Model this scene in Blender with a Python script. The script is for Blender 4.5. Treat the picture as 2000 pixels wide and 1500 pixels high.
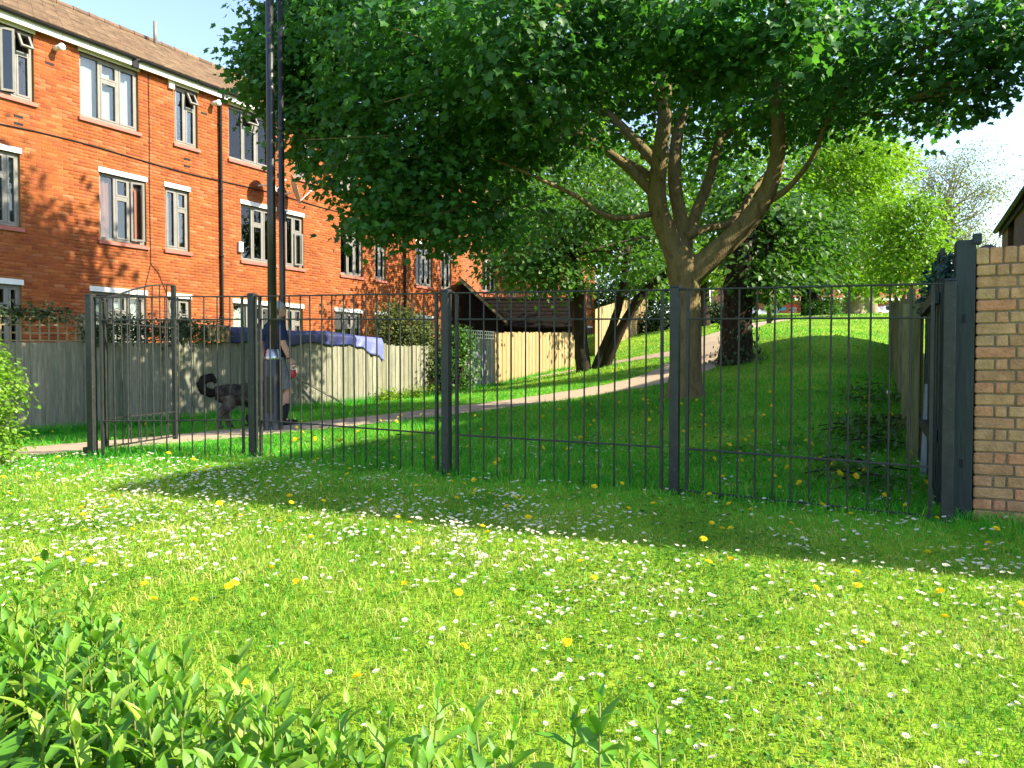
import bpy, bmesh, math, random
import numpy as np
from mathutils import Vector, Matrix

for o in list(bpy.data.objects):
    bpy.data.objects.remove(o)
scn = bpy.context.scene
C = scn.collection
R = math.radians

# ------------------------------------------------------------------ camera
EYE = 1.05
FPX = 1500.0                 # focal length in pixels of the 2000 x 1500 photograph
PITCH = math.atan(43 / FPX)
cam_d = bpy.data.cameras.new('camera')
cam_d.sensor_width = 36
cam_d.lens = FPX / 2000 * 36
cam_d.clip_start = 0.05
cam_d.clip_end = 5000
cam = bpy.data.objects.new('camera', cam_d)
C.objects.link(cam)
cam.location = (0, 0, EYE)
cam.rotation_euler = (R(90) - PITCH, 0, 0)
scn.camera = cam

# ------------------------------------------------------------------ sky, sun, exposure
SUN_EL = R(35)
SUN_AZ = math.atan2(0.968, -0.25)      # clockwise from +Y
w = bpy.data.worlds.new('World')
scn.world = w
w.use_nodes = True
nt = w.node_tree
bg = nt.nodes['Background']
sky = nt.nodes.new('ShaderNodeTexSky')
sky.sky_type = 'NISHITA'
sky.sun_disc = False
sky.sun_elevation = SUN_EL
sky.sun_rotation = SUN_AZ
sky.air_density = 1.0
sky.dust_density = 0.6
sky.ozone_density = 1.2
tint = nt.nodes.new('ShaderNodeMix')          # thin summer haze: a slightly whiter sky, the same all round
tint.data_type = 'RGBA'
tint.blend_type = 'MULTIPLY'
tint.inputs[0].default_value = 1
tint.inputs[7].default_value = (1.0, .95, .96, 1)
nt.links.new(sky.outputs[0], tint.inputs[6])
nt.links.new(tint.outputs[2], bg.inputs[0])
bg.inputs[1].default_value = 0.13

sd = bpy.data.lights.new('sun', 'SUN')
sd.energy = 4.1
sd.angle = R(0.5)
sd.color = (1.0, 0.915, 0.72)
sun = bpy.data.objects.new('sun', sd)
C.objects.link(sun)
SUN = Vector((math.sin(SUN_AZ) * math.cos(SUN_EL), math.cos(SUN_AZ) * math.cos(SUN_EL), math.sin(SUN_EL)))
sun.rotation_euler = (-SUN).to_track_quat('-Z', 'Y').to_euler()
sun.location = (20, -5, 20)

vs = scn.view_settings
vs.view_transform = 'Standard'
vs.look = 'None'
vs.exposure = 1.75
vs.gamma = 1
vs.use_curve_mapping = False
scn.render.engine = 'CYCLES'
scn.cycles.max_bounces = 8
scn.cycles.transparent_max_bounces = 16
scn.cycles.diffuse_bounces = 4
scn.cycles.transmission_bounces = 4
scn.cycles.caustics_reflective = False
scn.cycles.caustics_refractive = False

# ------------------------------------------------------------------ helpers
rnd = random.Random(7)
rng = np.random.default_rng(11)


def W(px, py, z):
    """World point seen at a photograph pixel, at distance z along +Y."""
    u = (px - 1000) / FPX
    v = (750 - py) / FPX
    cp, sp = math.cos(PITCH), math.sin(PITCH)
    dy, dz = cp + v * sp, -sp + v * cp
    k = z / dy
    return Vector((u * k, z, EYE + dz * k))


# ground heights: a smoothing thin-plate surface through measured spots
_spots = [(-3.97, 7.25, .155), (-2.46, 7.29, .16), (-.54, 6.375, .10), (1.2, 5.69, .07), (2.76, 4.84, .02),
          (-4, 3.5, .02), (0, 3, 0), (4, 3, 0), (-3, 1, 0), (0, 0, 0), (3, 0, 0), (0, -6, 0), (-8, -4, 0), (8, -4, 0), (-10, 4, .02), (-6, 6.5, .1),
          (-5.2, 7.8, .1), (-4.2, 9, .11), (-3.4, 10.9, .13), (-1.25, 12.5, .225), (.93, 14, .425), (3.1, 16, .70), (2.66, 12, .5),
          (4, 10, .42), (5, 17, 1.02), (5.07, 20, 1.3), (8.3, 20, 1.88), (6.3, 24, 1.9), (9.6, 30, 2.5), (2.2, 27.6, .85),
          (2.5, 22, .89), (-4, 16.6, .08), (-6.9, 11.5, -.05), (-.6, 22.5, .32), (3.9, 33, 1.6), (8, 44, 3.0), (15, 45, 3.7), (20, 52, 4.35),
          (12, 45, 3.55), (20, 45, 3.8), (25, 54, 4.4), (12, 54, 4.05), (7.2, 17.5, 1.62), (10.2, 18.6, 1.2), (9.3, 17, 1.0), (8.2, 15, .8), (11.5, 22, 1.7), (6, 10, .6), (7.5, 8, .45), (8, 4, .15), (14, 12, 1.1), (18, 25, 2.4),
          (-10, 16, 0), (-9, 25, .1), (-3, 32, .5), (-15, 10, -.05), (-16, 30, .2), (-6, 42, .9), (30, 30, 2.8), (35, 55, 4.3), (0, 55, 2.4), (24, 5, .4)]


def _tps():
    P = np.array(_spots)
    n = len(P)
    d = np.hypot(P[:, None, 0] - P[None, :, 0], P[:, None, 1] - P[None, :, 1])
    K = np.where(d > 0, d * d * np.log(np.maximum(d, 1e-9)), 0) + np.eye(n) * 2.0
    Q = np.c_[np.ones(n), P[:, :2]]
    A = np.block([[K, Q], [Q.T, np.zeros((3, 3))]])
    s = np.linalg.solve(A, np.r_[P[:, 2], 0, 0, 0])
    return P, s


_P, _S = _tps()


def G(x, y):
    x = np.asarray(x, float)
    y = np.asarray(y, float)
    shp = x.shape
    X = x.ravel()
    Y = y.ravel()
    d = np.hypot(X[:, None] - _P[None, :, 0], Y[:, None] - _P[None, :, 1])
    K = np.where(d > 0, d * d * np.log(np.maximum(d, 1e-9)), 0)
    g = K @ _S[:-3] + _S[-3] + _S[-2] * X + _S[-1] * Y

    def ss(a, b, t):
        t = np.clip((t - a) / (b - a), 0, 1)
        return t * t * (3 - 2 * t)
    far = 4.15 * ss(-5, 45, Y) * ss(-40, 10, X) + .6 * ss(-5, 45, Y) * (1 - ss(-40, 10, X))
    k = np.maximum.reduce([ss(50, 64, Y), ss(28, 45, X), ss(14, 30, -X), ss(3, 8, -Y)])
    g = g * (1 - k) + far * k
    return g.reshape(shp)


def g1(x, y):
    return float(G(np.array([x]), np.array([y]))[0])


# ---- materials
def new_mat(name):
    m = bpy.data.materials.new(name)
    m.use_nodes = True
    return m, m.node_tree, m.node_tree.nodes, m.node_tree.links, m.node_tree.nodes['Principled BSDF']


def rand_value(N, L):
    """0..1 value: differs per mesh island and per object."""
    geo = N.new('ShaderNodeNewGeometry')
    oi = N.new('ShaderNodeObjectInfo')
    a = N.new('ShaderNodeMath'); a.operation = 'ADD'
    L.new(geo.outputs['Random Per Island'], a.inputs[0]); L.new(oi.outputs['Random'], a.inputs[1])
    f = N.new('ShaderNodeMath'); f.operation = 'FRACT'
    L.new(a.outputs[0], f.inputs[0])
    return f.outputs[0], geo


def ramp(N, stops):
    r = N.new('ShaderNodeValToRGB')
    e = r.color_ramp.elements
    while len(e) < len(stops):
        e.new(0.5)
    for k, (p, c) in enumerate(stops):
        e[k].position = p
        e[k].color = (*c, 1)
    return r


def pm(name, cols, rough=.7, scale=6, var=.25, bump=.15, bscale=None, spec=.3, metal=0, island=False, transl=0, tcol=None, stretch=(1, 1, 1), dirt=None):
    """Procedural material: cols is one colour or a list spread over noise (or per island/object)."""
    m, T, N, L, P = new_mat(name)
    if not isinstance(cols[0], (tuple, list)):
        c = cols
        cols = [tuple(max(0, q * (1 - var)) for q in c), c, tuple(min(1, q * (1 + var)) for q in c)]
    rv, geo = rand_value(N, L)
    mp = N.new('ShaderNodeMapping'); mp.inputs['Scale'].default_value = stretch
    L.new(geo.outputs['Position'], mp.inputs['Vector'])
    nz = N.new('ShaderNodeTexNoise'); nz.inputs['Scale'].default_value = scale; nz.inputs['Detail'].default_value = 6
    nz.inputs['Roughness'].default_value = .65
    L.new(mp.outputs[0], nz.inputs['Vector'])
    st = [(i / max(1, len(cols) - 1), c) for i, c in enumerate(cols)]
    if island:
        rp = ramp(N, st)
        L.new(rv, rp.inputs[0])
        mul = N.new('ShaderNodeMapRange'); mul.inputs[1].default_value = .3; mul.inputs[2].default_value = .7
        mul.inputs[3].default_value = 1 - var; mul.inputs[4].default_value = 1 + var
        L.new(nz.outputs[0], mul.inputs[0])
        mx = N.new('ShaderNodeMix'); mx.data_type = 'RGBA'; mx.blend_type = 'MULTIPLY'; mx.inputs[0].default_value = 1
        L.new(rp.outputs[0], mx.inputs[6]); L.new(mul.outputs[0], mx.inputs[7])
        col = mx.outputs[2]
    else:
        st = [(.3 + .4 * p, c) for p, c in st]
        rp = ramp(N, st)
        L.new(nz.outputs[0], rp.inputs[0])
        col = rp.outputs[0]
    if dirt:
        dc, dscale, dthr, damt = dirt
        n2 = N.new('ShaderNodeTexNoise'); n2.inputs['Scale'].default_value = dscale; n2.inputs['Detail'].default_value = 8
        L.new(mp.outputs[0], n2.inputs['Vector'])
        mr = N.new('ShaderNodeMapRange'); mr.inputs[1].default_value = dthr; mr.inputs[2].default_value = dthr + .15
        mr.inputs[3].default_value = 0; mr.inputs[4].default_value = damt
        L.new(n2.outputs[0], mr.inputs[0])
        mx2 = N.new('ShaderNodeMix'); mx2.data_type = 'RGBA'
        L.new(mr.outputs[0], mx2.inputs[0]); L.new(col, mx2.inputs[6]); mx2.inputs[7].default_value = (*dc, 1)
        col = mx2.outputs[2]
    L.new(col, P.inputs['Base Color'])
    P.inputs['Roughness'].default_value = rough
    P.inputs['Specular IOR Level'].default_value = spec
    P.inputs['Metallic'].default_value = metal
    if bump:
        nb = N.new('ShaderNodeTexNoise'); nb.inputs['Scale'].default_value = bscale or scale * 6; nb.inputs['Detail'].default_value = 5
        L.new(mp.outputs[0], nb.inputs['Vector'])
        b = N.new('ShaderNodeBump'); b.inputs['Strength'].default_value = bump; b.inputs['Distance'].default_value = .02
        L.new(nb.outputs[0], b.inputs['Height']); L.new(b.outputs[0], P.inputs['Normal'])
    if transl:
        tr = N.new('ShaderNodeBsdfTranslucent')
        if tcol:
            hm = N.new('ShaderNodeMix'); hm.data_type = 'RGBA'; hm.blend_type = 'MULTIPLY'; hm.inputs[0].default_value = 1
            L.new(col, hm.inputs[6]); hm.inputs[7].default_value = (*tcol, 1)
            L.new(hm.outputs[2], tr.inputs[0])
        else:
            L.new(col, tr.inputs[0])
        ms = N.new('ShaderNodeMixShader'); ms.inputs[0].default_value = transl
        L.new(P.outputs[0], ms.inputs[1]); L.new(tr.outputs[0], ms.inputs[2])
        L.new(ms.outputs[0], N['Material Output'].inputs[0])
    return m


def glass_mat():
    m, T, N, L, P = new_mat('window_glass')
    tr = N.new('ShaderNodeBsdfTransparent'); tr.inputs[0].default_value = (.82, .88, .86, 1)
    gl = N.new('ShaderNodeBsdfGlossy'); gl.inputs['Roughness'].default_value = .02
    fr = N.new('ShaderNodeFresnel'); fr.inputs[0].default_value = 1.5
    mr = N.new('ShaderNodeMath'); mr.operation = 'MULTIPLY_ADD'; mr.inputs[1].default_value = 1.0; mr.inputs[2].default_value = .01
    L.new(fr.outputs[0], mr.inputs[0])
    ms = N.new('ShaderNodeMixShader')
    L.new(mr.outputs[0], ms.inputs[0]); L.new(tr.outputs[0], ms.inputs[1]); L.new(gl.outputs[0], ms.inputs[2])
    L.new(ms.outputs[0], N['Material Output'].inputs[0])
    return m


M = {}
M['brick'] = pm('orange_brick', [(.21, .048, .019), (.30, .078, .020), (.27, .066, .020), (.33, .104, .034), (.29, .073, .020), (.24, .054, .020), (.36, .130, .055)], .85, 1.3, .26, .35, 60, .2, island=True, dirt=((.36, .15, .085), .8, .60, .45))
M['mortar'] = pm('brick_mortar', [(.24, .10, .035), (.32, .15, .06)], .95, 5, .2, .4, 80, .1)
M['wallbrick'] = pm('buff_brick', [(.40, .22, .105), (.46, .27, .125), (.38, .20, .105), (.47, .24, .125), (.46, .29, .14), (.42, .245, .12), (.50, .22, .115)], .9, 14, .28, .6, 70, .15, island=True, dirt=((.40, .30, .19), 5, .58, .5))
M['wallmortar'] = pm('grey_mortar', [(.16, .125, .085), (.26, .21, .15)], .95, 10, .2, .6, 70, .1)
M['sillred'] = pm('red_sill_tile', [(.34, .10, .08), (.42, .14, .11)], .6, 6, .2, .1)
M['white'] = pm('white_paint', [(.66, .66, .64), (.80, .80, .78)], .5, 4, .1, .05)
M['upvc'] = pm('grey_window_frame', [(.17, .16, .145), (.22, .21, .19)], .45, 5, .1, .03)
M['glass'] = glass_mat()
M['dark'] = pm('black_pipe', [(.012, .012, .013), (.022, .022, .024)], .65, 8, .2, .05, spec=.15)
M['rooftile'] = pm('brown_roof_tile', [(.13, .085, .055), (.17, .115, .075), (.15, .095, .065), (.11, .075, .05), (.20, .14, .09)], .9, 6, .25, .4, 40, .15, island=True)
M['darktile'] = pm('dark_roof_tile', [(.040, .028, .020), (.055, .038, .026), (.032, .024, .018)], .9, 6, .25, .4, 40, .15, island=True)
M['metal'] = pm('painted_railing_metal', [(.012, .015, .014), (.020, .023, .021), (.030, .031, .028)], .5, 14, .25, .12, 60, .4, dirt=((.12, .10, .075), 30, .62, .5))
M['lampmetal'] = pm('black_lamp_post_paint', [(.012, .012, .013), (.02, .02, .021)], .36, 10, .2, .05, 40, .5)
M['steel'] = pm('bright_steel_band', [(.45, .46, .48), (.6, .6, .62)], .3, 20, .1, .02, metal=.9)
M['greenwood'] = pm('dark_green_painted_timber', [(.006, .013, .016), (.010, .020, .023), (.016, .029, .031)], .55, 8, .25, .3, 50, .4, stretch=(1, 1, .15), dirt=((.035, .05, .045), 20, .62, .4))
M['board'] = pm('weathered_fence_board', [(.20, .20, .145), (.27, .265, .20), (.24, .225, .16), (.17, .175, .12), (.30, .28, .21)], .9, 5, .35, .6, 40, .15, island=True, stretch=(6, 6, .5), dirt=((.11, .14, .06), 2.2, .55, .6))
M['boardtan'] = pm('pale_tan_fence_board', [(.33, .235, .115), (.38, .275, .14), (.30, .21, .10), (.42, .31, .165)], .85, 5, .25, .5, 40, .15, island=True, stretch=(6, 6, .5))
M['boardblue'] = pm('flaking_blue_gate_board', [(.20, .22, .22), (.27, .24, .18)], .85, 4, .25, .5, 40, .15, island=True, stretch=(4, 4, .6), dirt=((.10, .16, .27), 3, .5, .85))
M['boardold'] = pm('mossy_old_board', [(.17, .18, .075), (.24, .23, .11), (.20, .18, .10)], .9, 5, .35, .6, 40, .15, island=True, stretch=(5, 5, .5), dirt=((.10, .14, .05), 4, .5, .6))
M['boardgrey'] = pm('grey_painted_board', [(.24, .27, .29), (.32, .35, .36)], .85, 6, .25, .5, 40, .15, island=True, stretch=(5, 5, .6))
M['slat'] = pm('trellis_slat', [(.20, .155, .085), (.28, .22, .13)], .85, 8, .3, .4)
M['bark'] = pm('maple_bark', [(.085, .062, .028), (.17, .125, .058), (.23, .17, .080), (.125, .092, .042)], .9, 7, .3, 1.0, 34, .15, stretch=(1.6, 1.6, .55), dirt=((.13, .13, .045), 2.5, .56, .6))
M['barkdark'] = pm('dark_bark', [(.018, .014, .010), (.036, .027, .019), (.055, .041, .028)], .95, 6, .3, .9, 24, .1, stretch=(1.5, 1.5, .5))
M['barkpale'] = pm('pale_bark', [(.20, .16, .11), (.30, .25, .17)], .95, 6, .3, .7, 24, .1, stretch=(1.5, 1.5, .5))
TC = (1.35, 1.5, .55)
M['maple'] = pm('maple_leaf', [(.032, .115, .034), (.050, .160, .036), (.042, .135, .036), (.075, .20, .036), (.055, .165, .040)], .45, .9, .42, 0, spec=.4, island=True, transl=.5, tcol=TC)
M['limeleaf'] = pm('lime_green_leaf', [(.11, .22, .012), (.15, .29, .015), (.19, .33, .018), (.13, .25, .012)], .5, 1.2, .25, 0, spec=.3, island=True, transl=.45, tcol=TC)
M['yellowleaf'] = pm('yellow_green_leaf', [(.15, .25, .02), (.20, .30, .025), (.24, .33, .035)], .5, 1.2, .25, 0, spec=.3, island=True, transl=.45, tcol=TC)
M['paleleaf'] = pm('pale_young_leaf', [(.20, .24, .07), (.26, .29, .09), (.23, .26, .06)], .5, 1.2, .25, 0, spec=.3, island=True, transl=.4)
M['midleaf'] = pm('mid_green_leaf', [(.045, .12, .018), (.065, .16, .022), (.085, .19, .024)], .45, 1.2, .25, 0, spec=.4, island=True, transl=.4, tcol=TC)
M['ivy'] = pm('ivy_leaf', [(.016, .040, .012), (.028, .065, .016), (.045, .085, .022), (.07, .11, .04)], .6, 1.5, .25, 0, spec=.4, island=True, transl=.2)
M['blueivy'] = pm('blue_green_ivy', [(.012, .045, .040), (.02, .07, .055), (.03, .085, .06)], .4, 1.5, .25, 0, spec=.4, island=True, transl=.2)
M['broom'] = pm('olive_shrub_leaf', [(.07, .10, .02), (.10, .13, .03), (.13, .155, .04)], .6, 1.5, .25, 0, spec=.2, island=True, transl=.3)
M['privet'] = pm('privet_leaf', [(.09, .21, .015), (.14, .28, .02), (.19, .33, .03)], .4, 2, .2, 0, spec=.45, island=True, transl=.35, tcol=TC)
M['shrubleaf'] = pm('shrub_leaf', [(.06, .18, .016), (.10, .27, .02), (.14, .33, .026), (.21, .40, .035), (.28, .42, .05), (.12, .30, .022), (.09, .24, .02), (.24, .36, .045)], .5, 9, .16, .12, 60, .5, island=True, transl=.34, tcol=TC)
M['shoot'] = pm('green_shoot', [(.12, .20, .03), (.17, .16, .05)], .6, 10, .2, .1)
M['asphalt'] = pm('pinkish_worn_asphalt', [(.36, .28, .19), (.45, .35, .245), (.40, .31, .215)], .95, 2.2, .2, .5, 90, .1, dirt=((.24, .20, .14), 1.1, .56, .45))
M['petal'] = pm('daisy_petal', [(.72, .70, .70), (.80, .78, .78)], .7, 30, .08, 0, transl=.25)
M['yellow'] = pm('dandelion_yellow', [(.80, .60, .010), (.86, .68, .015)], .7, 40, .1, 0, transl=.15)
M['clock'] = pm('dandelion_clock', [(.55, .55, .5), (.65, .65, .6)], .9, 40, .1, 0)
M['stem'] = pm('flower_stem', (.10, .20, .03), .6, 20, .2, 0)
M['tarp'] = pm('shaded_blue_tarpaulin', [(.005, .007, .045), (.008, .013, .08), (.014, .025, .13)], .55, 3, .2, .2, 16, .5)  # shade is put into this darker copy of the tarpaulin
M['tarplit'] = pm('sunlit_lilac_tarpaulin', [(.10, .12, .33), (.15, .17, .42)], .5, 3, .2, .2, 16, .4)  # sunlight painted in: paler copy for the tarpaulin's lit end
M['skin'] = pm('skin', [(.48, .26, .17), (.56, .32, .22)], .55, 12, .1, .03)
M['navy'] = pm('navy_cotton', [(.016, .024, .065), (.026, .036, .085)], .9, 20, .2, .3, 30, .1)
M['shorts'] = pm('grey_camouflage_cotton', [(.10, .10, .115), (.17, .17, .185), (.24, .24, .25)], .9, 14, .2, .3, 40, .1)
M['cap'] = pm('grey_cap_cloth', [(.26, .26, .27), (.34, .34, .35)], .9, 20, .15, .2)
M['black'] = pm('black_cloth', (.016, .016, .018), .8, 15, .2, .1)
M['red'] = pm('red_plastic', [(.34, .02, .03), (.40, .03, .04)], .35, 10, .1, .02, spec=.5)
M['fur'] = pm('dark_grey_dog_fur', [(.030, .026, .023), (.065, .056, .048), (.13, .11, .09), (.20, .17, .14)], .95, 9, .3, .9, 70, .1, stretch=(1, 1, 1.4))
M['curtcream'] = pm('cream_curtain', [(.62, .58, .44), (.72, .68, .54)], .9, 5, .1, .1, transl=.3)
M['curtwhite'] = pm('white_blind', [(.72, .73, .76), (.80, .81, .84)], .9, 5, .05, .05, transl=.2)
M['curtpink'] = pm('pink_curtain', [(.55, .20, .16), (.62, .27, .22)], .9, 5, .1, .1, transl=.3)
M['curtblue'] = pm('blue_grey_curtain', [(.18, .25, .30), (.27, .34, .38)], .9, 5, .1, .1, transl=.3)
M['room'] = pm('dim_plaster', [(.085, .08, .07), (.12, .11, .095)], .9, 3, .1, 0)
M['redbrick'] = pm('far_red_brick', [(.30, .07, .035), (.36, .10, .05)], .9, 5, .2, .3, 30)
M['darkbrick'] = pm('dark_brown_brick', [(.12, .055, .035), (.16, .075, .05)], .9, 5, .2, .3, 30)
M['greydoor'] = pm('grey_painted_door', [(.26, .27, .28), (.32, .33, .34)], .5, 4, .1, .05)
M['reddoor'] = pm('red_painted_door', (.50, .05, .03), .5, 4, .1, .05)
M['tealdoor'] = pm('grey_green_paint', (.16, .22, .19), .5, 4, .1, .05)
M['bluesign'] = pm('blue_panel', (.08, .25, .50), .5, 4, .1, .05)
M['carwhite'] = pm('white_car_paint', [(.62, .62, .62), (.70, .70, .70)], .25, 3, .05, 0, spec=.6)
M['rubber'] = pm('black_rubber', (.015, .015, .015), .8, 10, .1, .05)
M['outbuildingshade'] = pm('shade_darkened_outbuilding', [(.007, .006, .005), (.012, .009, .007), (.018, .013, .010)], .9, 6, .3, .5, 30, .1, stretch=(1, 1, 6))  # tree shade put into the colour of these dark walls and tiles
M['soil'] = pm('dark_soil', [(.05, .032, .02), (.10, .065, .04)], .95, 8, .3, .8, 40, .1)
M['dish'] = pm('pale_dish', [(.40, .32, .26), (.46, .38, .31)], .6, 8, .1, .05)
M['plant_pot'] = pm('grey_tub', (.30, .30, .30), .7, 8, .2, .1)


# ---- mesh builder
class MB:
    def __init__(self):
        self.v = []
        self.f = []
        self.m = []

    def add(self, verts, faces, mi=0):
        o = len(self.v)
        self.v.extend([tuple(p) for p in verts])
        self.f.extend([tuple(i + o for i in f) for f in faces])
        self.m.extend([mi] * len(faces))
        return self

    def box(self, c, s, rot=None, mi=0):
        c = Vector(c)
        h = Vector(s) * .5
        vs_ = []
        for z in (-1, 1):
            for y in (-1, 1):
                for x in (-1, 1):
                    p = Vector((x * h.x, y * h.y, z * h.z))
                    if rot is not None:
                        p = rot @ p
                    vs_.append(c + p)
        return self.add(vs_, [(0, 2, 3, 1), (4, 5, 7, 6), (0, 1, 5, 4), (2, 6, 7, 3), (0, 4, 6, 2), (1, 3, 7, 5)], mi)

    def bb(self, x0, x1, y0, y1, z0, z1, mi=0):
        return self.box(((x0 + x1) / 2, (y0 + y1) / 2, (z0 + z1) / 2), (x1 - x0, y1 - y0, z1 - z0), None, mi)

    def beam(self, a, b, w, t, up=(0, 0, 1), mi=0):
        a, b = Vector(a), Vector(b)
        d = b - a
        x = d.normalized()
        u = Vector(up)
        y = u.cross(x)
        if y.length < 1e-4:
            y = Vector((0, 1, 0)).cross(x)
        y.normalize()
        z = x.cross(y)
        rot = Matrix((x, y, z)).transposed()
        return self.box((a + b) / 2, (d.length, w, t), rot, mi)

    def tube(self, pts, rads, n=8, cap=True, mi=0, wob=0, seed=0):
        pts = [Vector(p) for p in pts]
        rr = random.Random(seed)
        if not isinstance(rads, (list, tuple)):
            rads = [rads] * len(pts)
        rings = []
        prev = None
        for i, p in enumerate(pts):
            t = (pts[min(i + 1, len(pts) - 1)] - pts[max(i - 1, 0)]).normalized()
            if prev is None:
                a = Vector((1, 0, 0)) if abs(t.x) < .8 else Vector((0, 1, 0))
            else:
                a = prev
            u = (a - t * a.dot(t)).normalized()
            prev = u
            v2 = t.cross(u)
            rings.append([p + (u * math.cos(2 * math.pi * k / n) + v2 * math.sin(2 * math.pi * k / n)) * rads[i] * (1 + wob * (rr.random() - .5)) for k in range(n)])
        vv = [q for r in rings for q in r]
        ff = []
        for i in range(len(pts) - 1):
            for k in range(n):
                k2 = (k + 1) % n
                ff.append((i * n + k, i * n + k2, (i + 1) * n + k2, (i + 1) * n + k))
        if cap:
            ff.append(tuple(range(n - 1, -1, -1)))
            ff.append(tuple((len(pts) - 1) * n + k for k in range(n)))
        return self.add(vv, ff, mi)

    def ell(self, c, r, n=10, m=7, rot=None, mi=0):
        c = Vector(c)
        vv = [(0, 0, 1)]
        for j in range(1, m):
            th = math.pi * j / m
            for k in range(n):
                ph = 2 * math.pi * k / n
                vv.append((math.sin(th) * math.cos(ph), math.sin(th) * math.sin(ph), math.cos(th)))
        vv.append((0, 0, -1))
        out = []
        for p in vv:
            q = Vector((p[0] * r[0], p[1] * r[1], p[2] * r[2]))
            if rot is not None:
                q = rot @ q
            out.append(c + q)
        ff = [(0, 1 + k, 1 + (k + 1) % n) for k in range(n)]
        for j in range(m - 2):
            for k in range(n):
                a = 1 + j * n
                ff.append((a + k, a + n + k, a + n + (k + 1) % n, a + (k + 1) % n))
        a = 1 + (m - 2) * n
        ff += [(a + (k + 1) % n, a + k, a + n) for k in range(n)]
        return self.add(out, ff, mi)

    def build(self, name, mats, parent=None, smooth=False, bevel=0, kind=None):
        me = bpy.data.meshes.new(name)
        me.from_pydata(self.v, [], self.f)
        if not isinstance(mats, (list, tuple)):
            mats = [mats]
        for q in mats:
            me.materials.append(q)
        if len(mats) > 1:
            me.polygons.foreach_set('material_index', self.m)
        if smooth:
            me.polygons.foreach_set('use_smooth', [True] * len(me.polygons))
        me.update()
        return link(name, me, parent, bevel, kind)


def link(name, me, parent=None, bevel=0, kind=None):
    o = bpy.data.objects.new(name, me)
    C.objects.link(o)
    o.parent = parent
    if bevel:
        b = o.modifiers.new('bevel', 'BEVEL')
        b.width = bevel
        b.segments = 2
        b.limit_method = 'ANGLE'
    if kind:
        o['kind'] = kind
    return o


def npmesh(name, V, F, mats, parent=None, smooth=False, kind=None, mi=None):
    """V (n,3) array, F (m,k) array of equal-sided faces."""
    me = bpy.data.meshes.new(name)
    V = np.asarray(V, np.float32)
    F = np.asarray(F, np.int32)
    m, k = F.shape
    me.vertices.add(len(V)); me.vertices.foreach_set('co', V.ravel())
    me.loops.add(m * k); me.loops.foreach_set('vertex_index', F.ravel())
    me.polygons.add(m); me.polygons.foreach_set('loop_start', np.arange(0, m * k, k, dtype=np.int32))
    if not isinstance(mats, (list, tuple)):
        mats = [mats]
    for q in mats:
        me.materials.append(q)
    if mi is not None:
        me.polygons.foreach_set('material_index', np.asarray(mi, np.int32))
    me.update(calc_edges=True)
    if smooth:
        me.polygons.foreach_set('use_smooth', np.ones(m, bool))
    return link(name, me, parent, 0, kind)


def tag(o, label, cat, group=None, kind=None):
    o['label'] = label
    o['category'] = cat
    if group:
        o['group'] = group
    if kind:
        o['kind'] = kind
    return o


def thing(name, label, cat, loc=(0, 0, 0), rotz=0, group=None):
    o = bpy.data.objects.new(name, None)
    C.objects.link(o)
    o.empty_display_size = .2
    o.location = loc
    o.rotation_euler = (0, 0, rotz)
    return tag(o, label, cat, group)


# ---- leaves in bulk
def _norm(a):
    return a / np.maximum(np.linalg.norm(a, axis=-1, keepdims=True), 1e-9)


MAPLE = np.array([(0, 0), (.22, -.02), (.52, .10), (.44, .27), (.64, .58), (.30, .60), (0, 1.0), (-.30, .60), (-.64, .58), (-.44, .27), (-.52, .10), (-.22, -.02)], float)
MAPLE_C = (0, .32)
OVAL = np.array([(0, 0), (.2, .25), (.24, .55), (0, 1), (-.24, .55), (-.2, .25)], float)
BROAD = np.array([(0, 0), (.34, .25), (.36, .6), (0, 1), (-.36, .6), (-.34, .25)], float)


def leaves(pos, dirn, nrm, size, shape='maple', curl=.18):
    """Leaf meshes (triangles): pos base, dirn tip direction, nrm upper side, size length."""
    y = _norm(dirn)
    z = nrm - (nrm * y).sum(1, keepdims=True) * y
    z = _norm(z)
    x = np.cross(y, z)
    s = size[:, None]
    if shape == 'maple':
        out = np.vstack([[MAPLE_C], MAPLE])
        k = len(MAPLE)
        tri = np.array([(0, 1 + i, 1 + (i + 1) % k) for i in range(k)])
    elif shape == 'quad':
        out = np.array([(0, 0), (.33, .5), (0, 1), (-.33, .5)], float)
        tri = np.array([(0, 1, 2), (0, 2, 3)])
    else:
        pts = OVAL if shape == 'oval' else BROAD
        out = pts
        tri = np.array([(0, 1, 2), (0, 2, 3), (0, 3, 4), (0, 4, 5)])
    n = len(pos)
    V = np.empty((n, len(out), 3))
    for j, (a, b) in enumerate(out):
        lift = -curl * (b * b) + .22 * abs(a) - (.10 if False else 0)
        V[:, j] = pos + (x * a + y * b + z * lift) * s
    F = (np.arange(n)[:, None, None] * len(out) + tri[None]).reshape(-1, 3)
    return V.reshape(-1, 3), F


def merge(parts):
    Vs, Fs, o = [], [], 0
    for V, F in parts:
        Vs.append(V)
        Fs.append(F + o)
        o += len(V)
    return np.vstack(Vs), np.vstack(Fs)


def blob_points(c, r, n, rg, shell=.55):
    d = _norm(rg.normal(size=(n, 3)))
    rad = shell + (1 - shell) * rg.random((n, 1)) ** .6
    rad = np.where(rg.random((n, 1)) < .22, rg.random((n, 1)), rad)
    return np.array(c) + d * rad * np.array(r), d


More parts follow.
